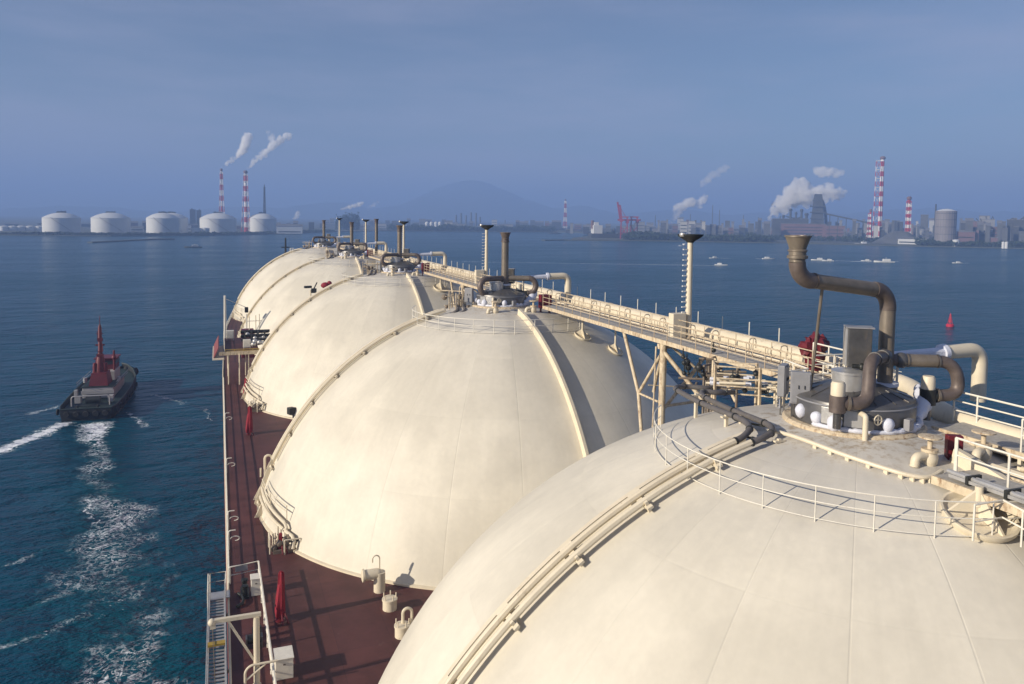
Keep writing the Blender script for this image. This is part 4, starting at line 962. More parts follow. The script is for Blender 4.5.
# ------------------------------------------------------------------ sea
def sea_material():
    mt = bpy.data.materials.new('sea water'); t, N, L = nt(mt); b = N['Principled BSDF']
    g = N.new('ShaderNodeNewGeometry'); s = N.new('ShaderNodeSeparateXYZ'); L.new(g.outputs['Position'], s.inputs[0]); X, Y = s.outputs[0], s.outputs[1]
    b.inputs['Roughness'].default_value = .16; b.inputs['IOR'].default_value = 1.333; b.inputs['Specular IOR Level'].default_value = .17
    def nz(scale, detail, rough, sc=(1, 1, 1), rot=0, dist=0., w=None):
        mp = N.new('ShaderNodeMapping'); mp.inputs['Scale'].default_value = sc; mp.inputs['Rotation'].default_value = (0, 0, rot); L.new(g.outputs['Position'], mp.inputs[0])
        n = N.new('ShaderNodeTexNoise'); n.inputs['Scale'].default_value = scale; n.inputs['Detail'].default_value = detail; n.inputs['Roughness'].default_value = rough; n.inputs['Distortion'].default_value = dist
        L.new(mp.outputs[0], n.inputs['Vector']); return n.outputs['Fac']
    w1 = nz(.13, 5, .6, (1, 2.2, 1), R(20)); w2 = nz(.6, 5, .6, (1, 1.7, 1), R(-15)); w3 = nz(.035, 2, .5, (1, 2, 1), R(10))
    h = mathn(N, L, 'MULTIPLY_ADD', w2, .7, mathn(N, L, 'MULTIPLY_ADD', w3, 5., mathn(N, L, 'MULTIPLY', w1, 3.0)))
    bp = N.new('ShaderNodeBump'); bp.inputs['Strength'].default_value = .8; bp.inputs['Distance'].default_value = 1.0; L.new(h, bp.inputs['Height']); L.new(bp.outputs[0], b.inputs['Normal'])
    # ---- foam: wake of the tug
    def curve(x, pts, lo, hi):
        n = N.new('ShaderNodeFloatCurve'); c = n.mapping.curves[0]
        while len(c.points) > 2: c.points.remove(c.points[1])
        c.points[0].location = (pts[0][0], pts[0][1]); c.points[-1].location = (pts[-1][0], pts[-1][1])
        for p in pts[1:-1]: c.points.new(*p)
        n.mapping.update(); L.new(x, n.inputs['Value']); return n.outputs[0]
    ys = [40, 66, 82, 93, 105, 113, 126, 140, 155]
    xc = [-4, -6.5, -9.5, -11.8, -13.2, -15.0, -16.8, -18.8, -21.2]; wd = [9.9, 9.9, 9.8, 9.0, 7.6, 6.0, 4.4, 3.6, 4.2]
    yn = mathn(N, L, 'DIVIDE', mathn(N, L, 'SUBTRACT', Y, 40), 115, clamp=True)
    cx = curve(yn, [((y-40)/115, (x+25)/25) for y, x in zip(ys, xc)], 0, 1); ww = curve(yn, [((y-40)/115, w/10) for y, w in zip(ys, wd)], 0, 1)
    wob = nz(.12, 2, .5); xw = mathn(N, L, 'MULTIPLY_ADD', mathn(N, L, 'SUBTRACT', wob, .5), 5, X)
    d = mathn(N, L, 'ABSOLUTE', mathn(N, L, 'SUBTRACT', xw, mathn(N, L, 'MULTIPLY_ADD', cx, 25, -25)))
    q = mathn(N, L, 'DIVIDE', d, mathn(N, L, 'MULTIPLY', ww, 10))
    core = smooth(N, L, q, 0, 1.25, 1, 0)
    gate = mathn(N, L, 'MULTIPLY', smooth(N, L, Y, 154, 157, 1, 0), smooth(N, L, Y, 30, 45, 0, 1)); core = mathn(N, L, 'MULTIPLY', core, gate)
    close = smooth(N, L, Y, 125, 156, .0, .85)
    core = mathn(N, L, 'MULTIPLY', core, mathn(N, L, 'MULTIPLY_ADD', close, .55, .62))
    wx = mathn(N, L, 'MULTIPLY_ADD', mathn(N, L, 'SUBTRACT', nz(.35, 4, .65), .5), 4.5, X); wy = mathn(N, L, 'MULTIPLY_ADD', mathn(N, L, 'SUBTRACT', nz(.3, 4, .65, (1, 1, 1), 1.), .5), 4.5, Y)
    def seg(ax, ay, bx, by, w, k=1., w2=None):
        dx, dy = bx-ax, by-ay; ll = dx*dx+dy*dy
        far_ = ay > 250; px = mathn(N, L, 'SUBTRACT', X if far_ else wx, ax); py = mathn(N, L, 'SUBTRACT', Y if far_ else wy, ay)
        tt = mathn(N, L, 'DIVIDE', mathn(N, L, 'MULTIPLY_ADD', px, dx, mathn(N, L, 'MULTIPLY', py, dy)), ll, clamp=True)
        ex = mathn(N, L, 'SUBTRACT', px, mathn(N, L, 'MULTIPLY', tt, dx)); ey = mathn(N, L, 'SUBTRACT', py, mathn(N, L, 'MULTIPLY', tt, dy))
        dist = mathn(N, L, 'SQRT', mathn(N, L, 'MULTIPLY_ADD', ex, ex, mathn(N, L, 'MULTIPLY', ey, ey)))
        wv = mathn(N, L, 'MULTIPLY_ADD', tt, (w2 or w)-w, w)
        o = smooth(N, L, mathn(N, L, 'DIVIDE', dist, wv), 0, 1, k, 0); return o
    masks = [core]
    for a in SEGS: masks.append(seg(*a))
    mk = masks[0]
    for x in masks[1:]: mk = mathn(N, L, 'MAXIMUM', mk, x)
    # lacy foam: thin filaments of warped noise, closing up to solid foam where the wash is strongest
    lace1 = nz(.30, 6, .55, (1, 1, 1), R(12), 1.4); lace2 = nz(.85, 5, .6, (1, 1, 1), 0, 1.0); fine = nz(3., 4, .7)
    f1 = smooth(N, L, mathn(N, L, 'ABSOLUTE', mathn(N, L, 'SUBTRACT', lace1, .5)), .004, .034, 1, 0)
    f2 = smooth(N, L, mathn(N, L, 'ABSOLUTE', mathn(N, L, 'SUBTRACT', lace2, .5)), .006, .05, .85, 0)
    lines = mathn(N, L, 'MULTIPLY', mathn(N, L, 'MAXIMUM', f1, f2), smooth(N, L, fine, .38, .56, .2, 1))
    patch = nz(.11, 4, .65, (1, 1, 1), R(30))
    dens = smooth(N, L, mathn(N, L, 'MULTIPLY_ADD', mk, .62, patch), .76, 1.02)
    solid = smooth(N, L, mathn(N, L, 'MULTIPLY_ADD', mk, .62, mathn(N, L, 'MULTIPLY_ADD', lace2, .8, mathn(N, L, 'MULTIPLY', fine, .35))), 1.09, 1.17)
    foam = mathn(N, L, 'MULTIPLY', mathn(N, L, 'MAXIMUM', mathn(N, L, 'MULTIPLY', lines, dens), solid), smooth(N, L, mk, .02, .2))
    churn = smooth(N, L, mk, .1, 1, 0, .55)
    deep = N.new('ShaderNodeMix'); deep.data_type = 'RGBA'; deep.inputs[6].default_value = (.0003, .050, .088, 1); deep.inputs[7].default_value = (.002, .085, .100, 1); L.new(churn, deep.inputs[0])
    mx = N.new('ShaderNodeMix'); mx.data_type = 'RGBA'; mx.inputs[7].default_value = (.80, .84, .88, 1); L.new(foam, mx.inputs[0]); L.new(deep.outputs[2], mx.inputs[6]); L.new(mx.outputs[2], b.inputs['Base Color'])
    wp = nz(.006, 4, .6, (1, 2.5, 1), R(15)); L.new(mathn(N, L, 'ADD', mathn(N, L, 'MULTIPLY', foam, .5), smooth(N, L, wp, .35, .68, .17, .27)), b.inputs['Roughness'])
    return mt
SEA_ROUGH = .2
SEGS = [(-26.0, 156.5, -33, 141, 2.6, 1.15, 4.2), (-33, 141, -46, 123, 4.0, .95, 5.5), (-16.2, 161, -12.5, 150, 1.2, .8, 1.8), (-13, 176, -7, 166, 1.8, .55, 2.2), (-28, 172, -33, 166, 1.2, .55, 2.5), (-16.5, 113, -14.5, 104, 1.1, .9, .4), (-31, 70, -12, 80, 1.6, .7, 3.0), (-24, 79, -11, 88, 1.6, .62, 3.0), (-22, 95, -12, 104, 1.2, .55, 2.5), (-19, 63, -6, 70, 1.5, .7, 3.),
        (387, 537, 330, 560, 1.6, 1.3, 2.0), (330, 560, 190, 620, 2.0, .98, 2.2), (-3.2, 160, -1.4, 150, .8, .6, .6),
        (500, 620, 492, 626, 2, 1.3, 3), (538, 588, 575, 566, 2.5, 1.3, 3), (583, 558, 560, 572, 2.2, 1.3, 3), (610, 566, 583, 557, 1.6, 1.2, 2), (647, 533, 655, 528, 1.6, 1.2, 2), (455, 644, 470, 636, 1.6, 1.2, 2), (-27, 914, -12, 913, 1.6, 1.0, 2), (610, 935, 625, 925, 2, 1.1, 2.5)]
def sea_mesh():
    b = MB()
    b.add([(-9500, -3500, WZ), (9500, -3500, WZ), (9500, 11500, WZ), (-9500, 11500, WZ)], [(0, 1, 2, 3)])
    o = b.build('water', sea_material(), None, False); o['kind'] = 'structure'; return o
sea_mesh()
# ------------------------------------------------------------------ land and hills
LZ = -13.0
LAND = paint('shore ground', (.075, .085, .07), .9, var=.4, scale=.01, coord='Object')
def land(name, poly):
    o = MB().prism(poly, WZ-2, LZ).build(name, LAND, None, False); o['kind'] = 'structure'; return o
land('land', [(-6000, 1500), (-1500, 1480), (-700, 1410), (-307, 1362), (-155, 1326), (-29, 1368), (60, 1450), (147, 1564), (234, 1712), (380, 1830), (799, 1790), (850, 1600), (900, 1500), (1200, 1400), (1500, 10800), (-6000, 10800)])
land('land', [(557, 1194), (640, 1150), (748, 1100), (876, 1010), (990, 905), (1113, 808), (1500, 560), (2600, 300), (8000, 200), (8000, 10800), (1501, 10800), (900, 1800), (700, 1420), (590, 1260)])
MB().prism([(-142, 1046), (-86, 1160), (-60, 1175), (-58, 1182), (-90, 1170), (-148, 1050)], WZ-2, WZ+1.6).build('breakwater', LAND, None, False)['kind'] = 'structure'
MB().prism([(490, 1150), (530, 1165), (620, 1135), (622, 1148), (530, 1182), (488, 1160)], WZ-2, WZ+1.5).build('breakwater', LAND, None, False)['kind'] = 'structure'
def hillprof(u):
    pk = [(470, 36, 62), (440, 16, 36), (520, 17, 40), (580, 12, 34), (330, 12, 50), (250, 7, 50), (400, 10, 40), (930, 14, 90), (1010, 12, 60), (800, 9, 80), (680, 9, 60), (80, 5, 60)]
    return max([a*math.exp(-((u-c)/w)**2) for c, a, w in pk]) + 2*noise.noise((u*.03, 1, 1)) + 1.2*noise.noise((u*.11, 4, 1))
b = MB(); nu, nd = 150, 12
for i in range(nu+1):
    u = -150+1350*i/nu; yh = 210.1+.0129*u
    for j in range(nd+1):
        D = 6600+ (j/nd)*2600; pr_ = math.sin(math.pi*j/nd)**.8
        p = far(u, yh-max(hillprof(u), 0)-.1, 7900); hz = (p.z-LZ)*pr_ + 14*noise.noise((p.x*.004, D*.004, 2))*pr_
        q = far(u, yh, D); b.v.append((q.x, q.y, LZ-1+max(hz, 0)))
for i in range(nu):
    for j in range(nd): a = i*(nd+1)+j; b.f.append((a, a+1, a+nd+2, a+nd+1))
b.build('hills', paint('hill vegetation', (.05, .065, .045), .95, var=.4, scale=.004))['kind'] = 'structure'

# ------------------------------------------------------------------ far materials
def stripes(name, period, off=0., c1=(.42, .02, .03), c2=(.74, .72, .70)):
    mt = bpy.data.materials.new(name); t, N, L = nt(mt); b = N['Principled BSDF']; b.inputs['Roughness'].default_value = .6
    tc = N.new('ShaderNodeTexCoord'); s = N.new('ShaderNodeSeparateXYZ'); L.new(tc.outputs['Object'], s.inputs[0])
    f = mathn(N, L, 'FRACT', mathn(N, L, 'DIVIDE', mathn(N, L, 'ADD', s.outputs[2], off), period)); st = mathn(N, L, 'GREATER_THAN', f, .5)
    mx = N.new('ShaderNodeMix'); mx.data_type = 'RGBA'; mx.inputs[6].default_value = (*c1, 1); mx.inputs[7].default_value = (*c2, 1); L.new(st, mx.inputs[0]); L.new(mx.outputs[2], b.inputs['Base Color']); return mt
F_WHITE = paint('far white paint', (.60, .61, .60), .6, var=.08, scale=.06, streak=0)
F_PALE = paint('far pale grey cladding', (.22, .22, .22), .7, var=.2, scale=.05)
F_PINK = paint('far dusty red cladding', (.15, .085, .085), .7, var=.25, scale=.05)
F_GREY = paint('far grey cladding', (.09, .095, .10), .7, var=.3, scale=.05)
F_DARK = paint('far dark steel', (.045, .05, .055), .7, var=.4, scale=.08)
F_BROWN = paint('far brown ore', (.11, .085, .075), .9, var=.4, scale=.08)
F_CRANE = paint('magenta red crane paint', (.26, .03, .07), .6, var=.1, scale=.1)
F_ROOF = paint('far roof sheet', (.15, .15, .16), .7, var=.2, scale=.06)
F_LIGHT = paint('far light cladding', (.42, .42, .40), .7, var=.15, scale=.05)
F_WIN = paint('far dark windows', (.03, .035, .04), .3, var=.2, scale=.2)
LEAF = paint('far foliage', (.028, .048, .026), .9, var=.5, scale=.05)
def wpx(u, D, px): d = ray(u, 230); c = (fw.x*d.x+fw.y*d.y)/math.hypot(d.x, d.y)/math.hypot(fw.x, fw.y); return px*D*c/F_PX
def facing(u): d = ray(u, 230); return -math.atan2(d.x, d.y)
def base(u, D): p = far(u, 230, D); return Vector((p.x, p.y, LZ-.2))
def hgt(u, v, D): return far(u, v, D).z-LZ+.2

# ---- storage tanks on the left shore
def tank(u, vc, vt, w, D, label, name='storage_tank', grp='big white storage tanks on the left shore', dirty=0):
    t = thing(name, base(u, D), label, 'storage tank', grp, facing(u))
    r = wpx(u, D, w)/2; h = hgt(u, vc, D); H = hgt(u, vt, D)
    MB().lathe((0,0,0), [(r, 0), (r, h)], 64).build('wall', F_WHITE, t)
    n = 10; Rr = ((H-h)**2+r*r)/(2*(H-h)); prof = []
    for k in range(n+1):
        x = r*1.015*(1-k/n); prof.append((x, h+math.sqrt(max(Rr*Rr-x*x, 0))-(Rr-(H-h))+.05))
    MB().lathe((0,0,0), [(r*1.015, h-.6)]+prof, 64).build('roof', F_WHITE, t)
    if grp.startswith('big'):
        b = MB()
        for k in range(-3, 4): b.tube([(k*r*.07, rnd.uniform(-2, 2), H-.4), (k*r*.07, 0, H+rnd.uniform(1.2, 2.8))], .9, 6)
        b.box((0, 0, H+.6), (r*.55, 3, .5)); b.build('roof_platform', F_DARK, t, False)
        b = MB(); 
        b.tube([(r*1.015*math.cos(-.9-k*.14), r*1.015*math.sin(-.9-k*.14), 1+k*h/9) for k in range(10)], .28, 5)
        b.build('stair', F_PALE, t, False)
    return t
tank(61.8, 217.8, 212.6, 34, 1440, 'leftmost of the big white storage tanks, standing apart')
tank(111, 217.9, 212.6, 35.5, 1520, 'big white storage tank, second from the left, with dark fittings on its roof')
tank(172, 217.9, 212.9, 30, 1540, 'white storage tank half hidden behind the third big tank')
tank(163, 218.1, 212.8, 30.5, 1410, 'big white storage tank, third from the left, in front of another tank')
tank(218.3, 218.5, 213, 34.5, 1515, 'big white storage tank below the two smoking chimneys, with two little tanks before it')
tank(262.5, 218.6, 213.2, 27, 1605, 'big white storage tank at the right end of the row, before the thin dark mast')
tank(196.5, 228.2, 227.6, 9, 1400, 'left one of the two little pale tanks by the big tank', grp='pair of little pale tanks')
tank(205.5, 228.2, 227.6, 7.5, 1400, 'right one of the two little pale tanks by the big tank', grp='pair of little pale tanks')
for u in (4, 13, 21, 30, 40): tank(u, 226.5, 225.6, 8, 1650, 'low pale tank in the row at the far left edge', grp='low pale tanks at the far left edge')
for k, u in enumerate((427, 431.5, 436, 440)): tank(u, 223.2, 221.6, 4.2, 2150, 'small white tank in the row of four on the far middle shore', grp='four small white tanks on the far middle shore')

# ---- chimneys
def chimney(u, vt, D, w, label, name='chimney', lattice=True, per=None, tw=3., bandmat=None, cap=True, side=0.):
    t = thing(name, base(u, D), label, 'chimney', 'tall chimneys in the haze', facing(u)); H = hgt(u, vt, D); r = wpx(u, D, w)/2
    mt = bandmat or stripes('red and white bands', per or H/4.5, off=-(H % (per or H/4.5)))
    MB().tube([(0,0,0), (0,0,H-3)], [r*1.1, r*.85], 14).build('flue', mt, t)
    if cap: MB().lathe((0,0,H-6), [(r*.9, 0), (r*1.35, 1.5), (r*1.35, 4), (r*.8, 6)], 14).build('top_ring', F_PINK if bandmat is None else F_DARK, t)
    if lattice:
        b = MB(); n = 9; sx = side*r*2.
        def q(k, sx_, sy_):
            f = k/n; rr = r*(1.25+(tw-1.25)*(1-f)**1.6); return Vector((sx_*rr+sx, sy_*rr, (H-8)*f))
        for a, c in ((-1, -1), (1, -1), (1, 1), (-1, 1)):
            b.tube([q(k, a, c) for k in range(n+1)], wpx(u, D, .32), 5)
        cs = [(-1, -1), (1, -1), (1, 1), (-1, 1)]
        for k in range(n):
            for j in range(4):
                p, s = cs[j], cs[(j+1) % 4]; b.tube([q(k, *p), q(k+1, *s)], wpx(u, D, .14), 4); b.tube([q(k, *s), q(k+1, *p)], wpx(u, D, .14), 4)
                b.tube([q(k+1, *p), q(k+1, *s)], wpx(u, D, .2), 4)
        b.build('lattice', mt, t)
    return t
chimney(222, 168.5, 1700, 1.9, 'slim red and white chimney, left of the smoking pair', per=22, tw=3.6)
chimney(246, 170.5, 1600, 3.0, 'thicker red and white chimney in a lattice frame, right of the smoking pair', per=20, tw=3.0)
chimney(264.7, 183, 1700, .9, 'thin dark mast behind the rightmost white storage tank', 'lattice_mast', True, tw=4., bandmat=F_DARK, cap=False)
chimney(879.8, 156.5, 1650, 3.8, 'tallest red and white chimney, on the right shore, with pale lattice beside it', per=19, tw=1.6, side=-.9)
chimney(870, 209, 1650, 1.8, 'short red and white stack left of the tallest chimney', per=10, tw=2.2, side=-.5)
chimney(907.8, 196.5, 1500, 3.4, 'red and white lattice chimney between the tallest chimney and the gasholder', per=12, tw=1.5)
chimney(565, 199, 2600, 1.3, 'faint red and white lattice tower far off above the middle of the water', 'lattice_tower', True, per=30, tw=3.)
chimney(934.8, 202.5, 1600, 1.7, 'dark thin stack at the left side of the gasholder', lattice=False, bandmat=F_DARK, cap=False)
chimney(895, 219, 1800, 1.2, 'small dark stack between the two red and white chimneys', lattice=False, bandmat=F_DARK, cap=False)
for u, v, D in ((758, 216, 2200), (743, 214, 2300), (712, 204, 2300), (719, 209, 2300), (655, 214, 2200), (690, 213, 2300), (1011, 222, 1500)):
    chimney(u, v, D, .9, 'thin grey stack among the hazy works of the right shore', lattice=False, bandmat=F_GREY, cap=False)['group'] = 'thin stacks on the right shore'
for u, v in ((456, 214), (461, 212), (466, 214.5), (471, 211.5), (476, 212), (480, 216), (495, 220), (505, 219)):
    chimney(u, v, 2600, 2.0 if v < 217 else 1., 'faint grey column of the refinery on the far middle shore', 'refinery_column', lattice=False, bandmat=F_GREY, cap=False)['group'] = 'refinery columns on the far middle shore'

# ---- gasholder
F_HOLD = paint('gasholder plating', (.22, .20, .20), .7, var=.15, scale=.05)
t = thing('gasholder', base(945.5, 1500), 'big round ribbed gasholder on the right shore', 'gasholder', None, facing(945)); r = wpx(945, 1500, 18.5)/2; H = hgt(945, 211, 1500)
MB().lathe((0,0,0), [(r, 0), (r, H)], 48).build('wall', F_HOLD, t)
b = MB()
for k in range(24): a = 2*math.pi*k/24; b.box((r*1.005*math.cos(a), r*1.005*math.sin(a), H/2), (.6, .6, H), a)
b.build('rib', F_HOLD, t, False); b = MB()
for z in (.3, .52, .74, .93): b.lathe((0, 0, H*z), [(r*1.02, -.5), (r*1.02, .5)], 48)
b.build('ring_gallery', F_GREY, t)
MB().lathe((0,0,H), [(r, 0), (r*.5, H*.05), (0, H*.07)], 48).build('roof', F_WHITE, t)

# ---- generic works buildings
def block(u, vt, w, D, label, mat, grp=None, roof='flat', name='works_building', depth=None, extra=False, cat='building', vents=0):
    t = thing(name, base(u, D), label, cat, grp, facing(u)); W = wpx(u, D, w); H = hgt(u, vt, D); dp = depth or max(W*.6, 14)
    MB().box((0, dp/2, H/2), (W, dp, H)).build('wall', mat, t, False)
    if roof == 'gable':
        b = MB(); g = min(H*.3, 5); o = .6; b.add([(-W/2-o, -o, H), (W/2+o, -o, H), (W/2+o, dp+o, H), (-W/2-o, dp+o, H), (-W/2-o, dp/2, H+g), (W/2+o, dp/2, H+g)], [(0,1,5,4), (2,3,4,5), (1,2,5), (3,0,4), (3,2,1,0)]); b.build('roof', F_ROOF, t, False)
    else:
        MB().box((0, dp/2, H+.4), (W+1, dp+1, .8)).build('roof', F_ROOF, t, False)
    if W > 12 and H > 7:
        rows = max(1, int(H/7)); 
        for k in range(min(rows, 4)): MB().box((0, -.1, 3.5+k*(H-4)/rows), (W*.86, .3, 1.8)).build('window_band', F_WIN, t, False)
    if vents:
        b = MB()
        for k in range(vents): b.tube([(rnd.uniform(-.4, .4)*W, dp/2, H), (rnd.uniform(-.4, .4)*W, dp/2, H+rnd.uniform(2, 7))], 1., 6)
        b.build('roof_vent', F_DARK, t, False)
    return t
# named ones
block(289.5, 226.3, 25, 1500, 'long low white shed right of the big storage tanks', F_WHITE, roof='gable', vents=0)
block(193, 209.8, 5.5, 2000, 'dark tower building behind the storage tanks', F_GREY, vents=3); block(199, 210.5, 4.5, 1950, 'grey tower building beside the dark one behind the tanks', F_GREY, vents=1)
block(137, 227.5, 12, 1600, 'low white shed between the second and third storage tanks', F_WHITE, roof='gable'); block(187, 225, 8, 1700, 'low white shed behind the third storage tank', F_WHITE)
block(884, 242, 1, 1480, 'tiny hut', F_WHITE) if False else None
block(909, 239, 19, 1420, 'long white shed with pitched roof by the water below the lattice chimney', F_WHITE, roof='gable', depth=30)
block(925, 239, 7, 1420, 'small white gabled hut right of the long white shed', F_WHITE, roof='gable', depth=14)
block(640, 222, 9, 1900, 'white block among hazy works right of the red cranes', F_PALE)
tank(956.5, 240, 239.4, 6.5, 1370, 'small pale cylindrical tank at the waterline below the gasholder', grp='waterside tanks at right')
tank(1004, 242, 241.6, 2.8, 1320, 'left of the two tiny white tanks at the waterline, far right', grp='waterside tanks at right'); tank(1007.3, 242, 241.6, 2.8, 1320, 'right of the two tiny white tanks at the waterline, far right', grp='waterside tanks at right')
block(975, 221.5, 14, 1700, 'pinkish factory block with pale front right of the gasholder', F_PINK, vents=4); block(988, 219.5, 11, 1720, 'taller pale factory block behind the pinkish one', F_PALE, vents=3); block(984, 216, 9, 1750, 'pale upper storey rising behind the pinkish factory block', F_PALE)
block(998, 227, 12, 1600, 'pinkish building with pale front near the right edge', F_PINK); block(1016, 220, 16, 1550, 'dark framework building at the right edge', F_DARK, vents=5)
block(966, 232, 16, 1500, 'pinkish shed right below the gasholder', F_PINK); block(924, 215, 7, 1800, 'grey conveyor house left of the dark stack', F_GREY); 
# blast furnace complex
t = thing('blast_furnace', base(817, 1800), 'dark tapering blast furnace tower in front of the white steam', 'blast furnace', None, facing(817)); W = wpx(817, 1800, 15); H = hgt(817, 195, 1800)
b = MB(); n = 4
b.add([(-W/2, -W/2, 0), (W/2, -W/2, 0), (W/2, W/2, 0), (-W/2, W/2, 0), (-W*.27, -W*.27, H*.95), (W*.27, -W*.27, H*.95), (W*.27, W*.27, H*.95), (-W*.27, W*.27, H*.95)], [(3,2,1,0), (4,5,6,7), (0,1,5,4), (1,2,6,5), (2,3,7,6), (3,0,4,7)]); b.build('tower_body', F_DARK, t, False)
b = MB()
for k in range(7):
    f = k/7; w_ = W*(1.3-.6*f)*(1+.12*((k*7) % 3-1)); b.box((0, 0, H*f+2), (w_, w_, 2.2)); b.bar((w_*.45, -w_*.5, H*f), (-w_*.3, -w_*.5, H*(f+.14)), 1.2)
b.build('gallery', F_DARK, t, False)
for sx_, hh_ in ((-.75, .45), (.72, .38)): MB().box((W*sx_, 0, H*hh_/2), (W*.3, W*.3, H*hh_)).build('side_tower', F_DARK, t, False)
MB().box((0, 0, H*.97), (W*.5, W*.5, H*.1)).build('head_house', F_DARK, t, False)
b = MB(); b.tube(sm([Vector((W*.1, 0, H*.93)), Vector((W*.34, 0, H*.78)), Vector((W*.52, 0, H*.45)), Vector((W*.55, 0, 0))]), 3, 8); b.build('downcomer', F_DARK, t)
for k, (u, v, w) in enumerate(((790, 208.5, 2.4), (795.5, 212, 1.8), (801, 209, 2.4), (806, 213, 3), (783, 215, 2))):
    chimney(u, v, 1800, w, ['first', 'second', 'third', 'fourth', 'shortest'][k]+' dark hot stove stack left of the blast furnace', 'stove_stack', False, bandmat=F_DARK, cap=True)['group'] = 'dark stacks beside the blast furnace'
block(803, 224, 42, 1720, 'long dusty red casting hall in front of the blast furnace', F_PINK, depth=30, vents=3); block(790, 219, 34, 1790, 'dark works hall behind the long dusty red hall', F_DARK, vents=6)
block(835, 226, 18, 1700, 'dusty red shed right of the blast furnace', F_PINK)
t = thing('conveyor', base(850, 1700), 'long slanting conveyor bridge right of the blast furnace', 'conveyor', None, facing(850)); W = wpx(850, 1700, 46)
b = MB(); z0, z1 = hgt(850, 214, 1700), hgt(850, 224, 1700); b.bar((-W/2, 0, z0), (W/2, 0, z1), 3, 3); b.build('gantry', F_DARK, t, False); b = MB()
for k in range(6): x = -W/2+W*(k+.5)/6; b.tube([(x, 0, 0), (x, 0, z0+(z1-z0)*(k+.5)/6)], .8, 5)
b.build('support', F_DARK, t, False)
# stockpile
t = thing('stockpile', base(903, 1440), 'dark green grey heap of bulk material on the right waterfront', 'heap', None, facing(903)); W = wpx(903, 1440, 56); H = hgt(903, 231.5, 1440)
b = MB(); nn = 28
for i in range(nn+1):
    for j in range(9):
        x = -1+2*i/nn; y = -1+2*j/8; f = max(0, min(1, 1.35-abs(x+.1)*1.45))*max(0, 1-abs(y)**1.3); b.v.append((x*W/2, y*22+22, H*f*(1+.06*noise.noise((x*5, y*3, 1)))))
for i in range(nn):
    for j in range(8): a = i*9+j; b.f.append((a, a+9, a+10, a+1))
b.build('heap', F_GREY, t)
# dockside gantry cranes
def gantry(u, D, label, boom=True, flip=1):
    t = thing('gantry_crane', base(u, D), label, 'crane', 'magenta red dockside cranes', facing(u)); k_ = wpx(u, D, 1); Z = lambda v: hgt(u, v, D)
    b = MB()
    for x in (-3.5, 3.5):
        for y in (0, 16): b.bar((x*k_, y, 0), (x*k_*.8, y, Z(217)), 2.2)
    b.bar((-3.5*k_, 0, 6), (3.5*k_, 0, Z(226)), 1.4); b.bar((3.5*k_, 0, 6), (-3.5*k_, 0, Z(226)), 1.4); b.build('portal_leg', F_CRANE, t, False)
    b = MB(); b.box((0, 8, Z(220)), (13*k_, 4, 3)); b.box((0, 8, Z(217)), (9*k_, 4, 2)); b.build('girder', F_CRANE, t, False)
    MB().box((3*k_*flip, 8, Z(221.5)), (3.4*k_, 7, 6)).build('machine_house', F_CRANE, t, False)
    if boom:
        b = MB(); b.bar((-3.5*k_, 8, Z(222)), (-7*k_, 8, Z(202)), 3.2); b.bar((-2.2*k_, 8, Z(222)), (-4.4*k_, 8, Z(205)), 2.6)
        b.bar((-7*k_, 8, Z(203)), (1*k_, 8, Z(216)), .8)
        for f in (0, .25, .5, .75, 1): 
            A = Vector((-3.5*k_, 8, Z(220))).lerp(Vector((-7*k_, 8, Z(203))), f); B_ = Vector((-2.5*k_, 8, Z(220))).lerp(Vector((-4.8*k_, 8, Z(205.5))), f); b.bar(A, B_, .8)
        b.build('raised_boom', F_CRANE, t, False)
gantry(624, 1370, 'magenta red dock crane with its boom raised high', True); gantry(634, 1385, 'magenta red dock crane without raised boom, right of the taller one', False)
# ---- many small works buildings
r2 = random.Random(11)
mats = [F_PALE, F_GREY, F_GREY, F_PINK, F_DARK, F_DARK, F_GREY, F_PALE, F_GREY, F_LIGHT]
for a, z_, n, D0, D1, vh0, vh1, ws, lb, gp in (
    (650, 780, 62, 1550, 2300, 219, 233, (1.5, 7), 'small hazy works building between the red cranes and the blast furnace', 'works buildings left of the blast furnace'),
    (835, 940, 60, 1600, 2100, 220, 236, (1.5, 6), 'small hazy works building around the red and white chimneys', 'works buildings round the chimneys'),
    (940, 1060, 56, 1480, 2000, 220, 238, (1.5, 7), 'small hazy works building near the right edge', 'works buildings at the right edge'),
    (320, 560, 46, 2050, 2700, 219.5, 226, (3, 10), 'tiny faint building on the far middle shore', 'faint buildings on the far middle shore'),
    (566, 650, 20, 1650, 2200, 223, 231, (3, 9), 'small hazy building round the red cranes', 'buildings round the red cranes'),
    (-20, 315, 30, 1650, 2300, 222, 227.5, (4, 12), 'small hazy building behind the storage tanks', 'buildings behind the storage tanks')):
    for k in range(n):
        u = a+(z_-a)*(k+r2.random())/n; D = r2.uniform(D0, D1)
        block(u, r2.uniform(vh0, vh1), r2.uniform(*ws), D, lb, r2.choice(mats), gp, roof=r2.choice(['flat', 'gable']))
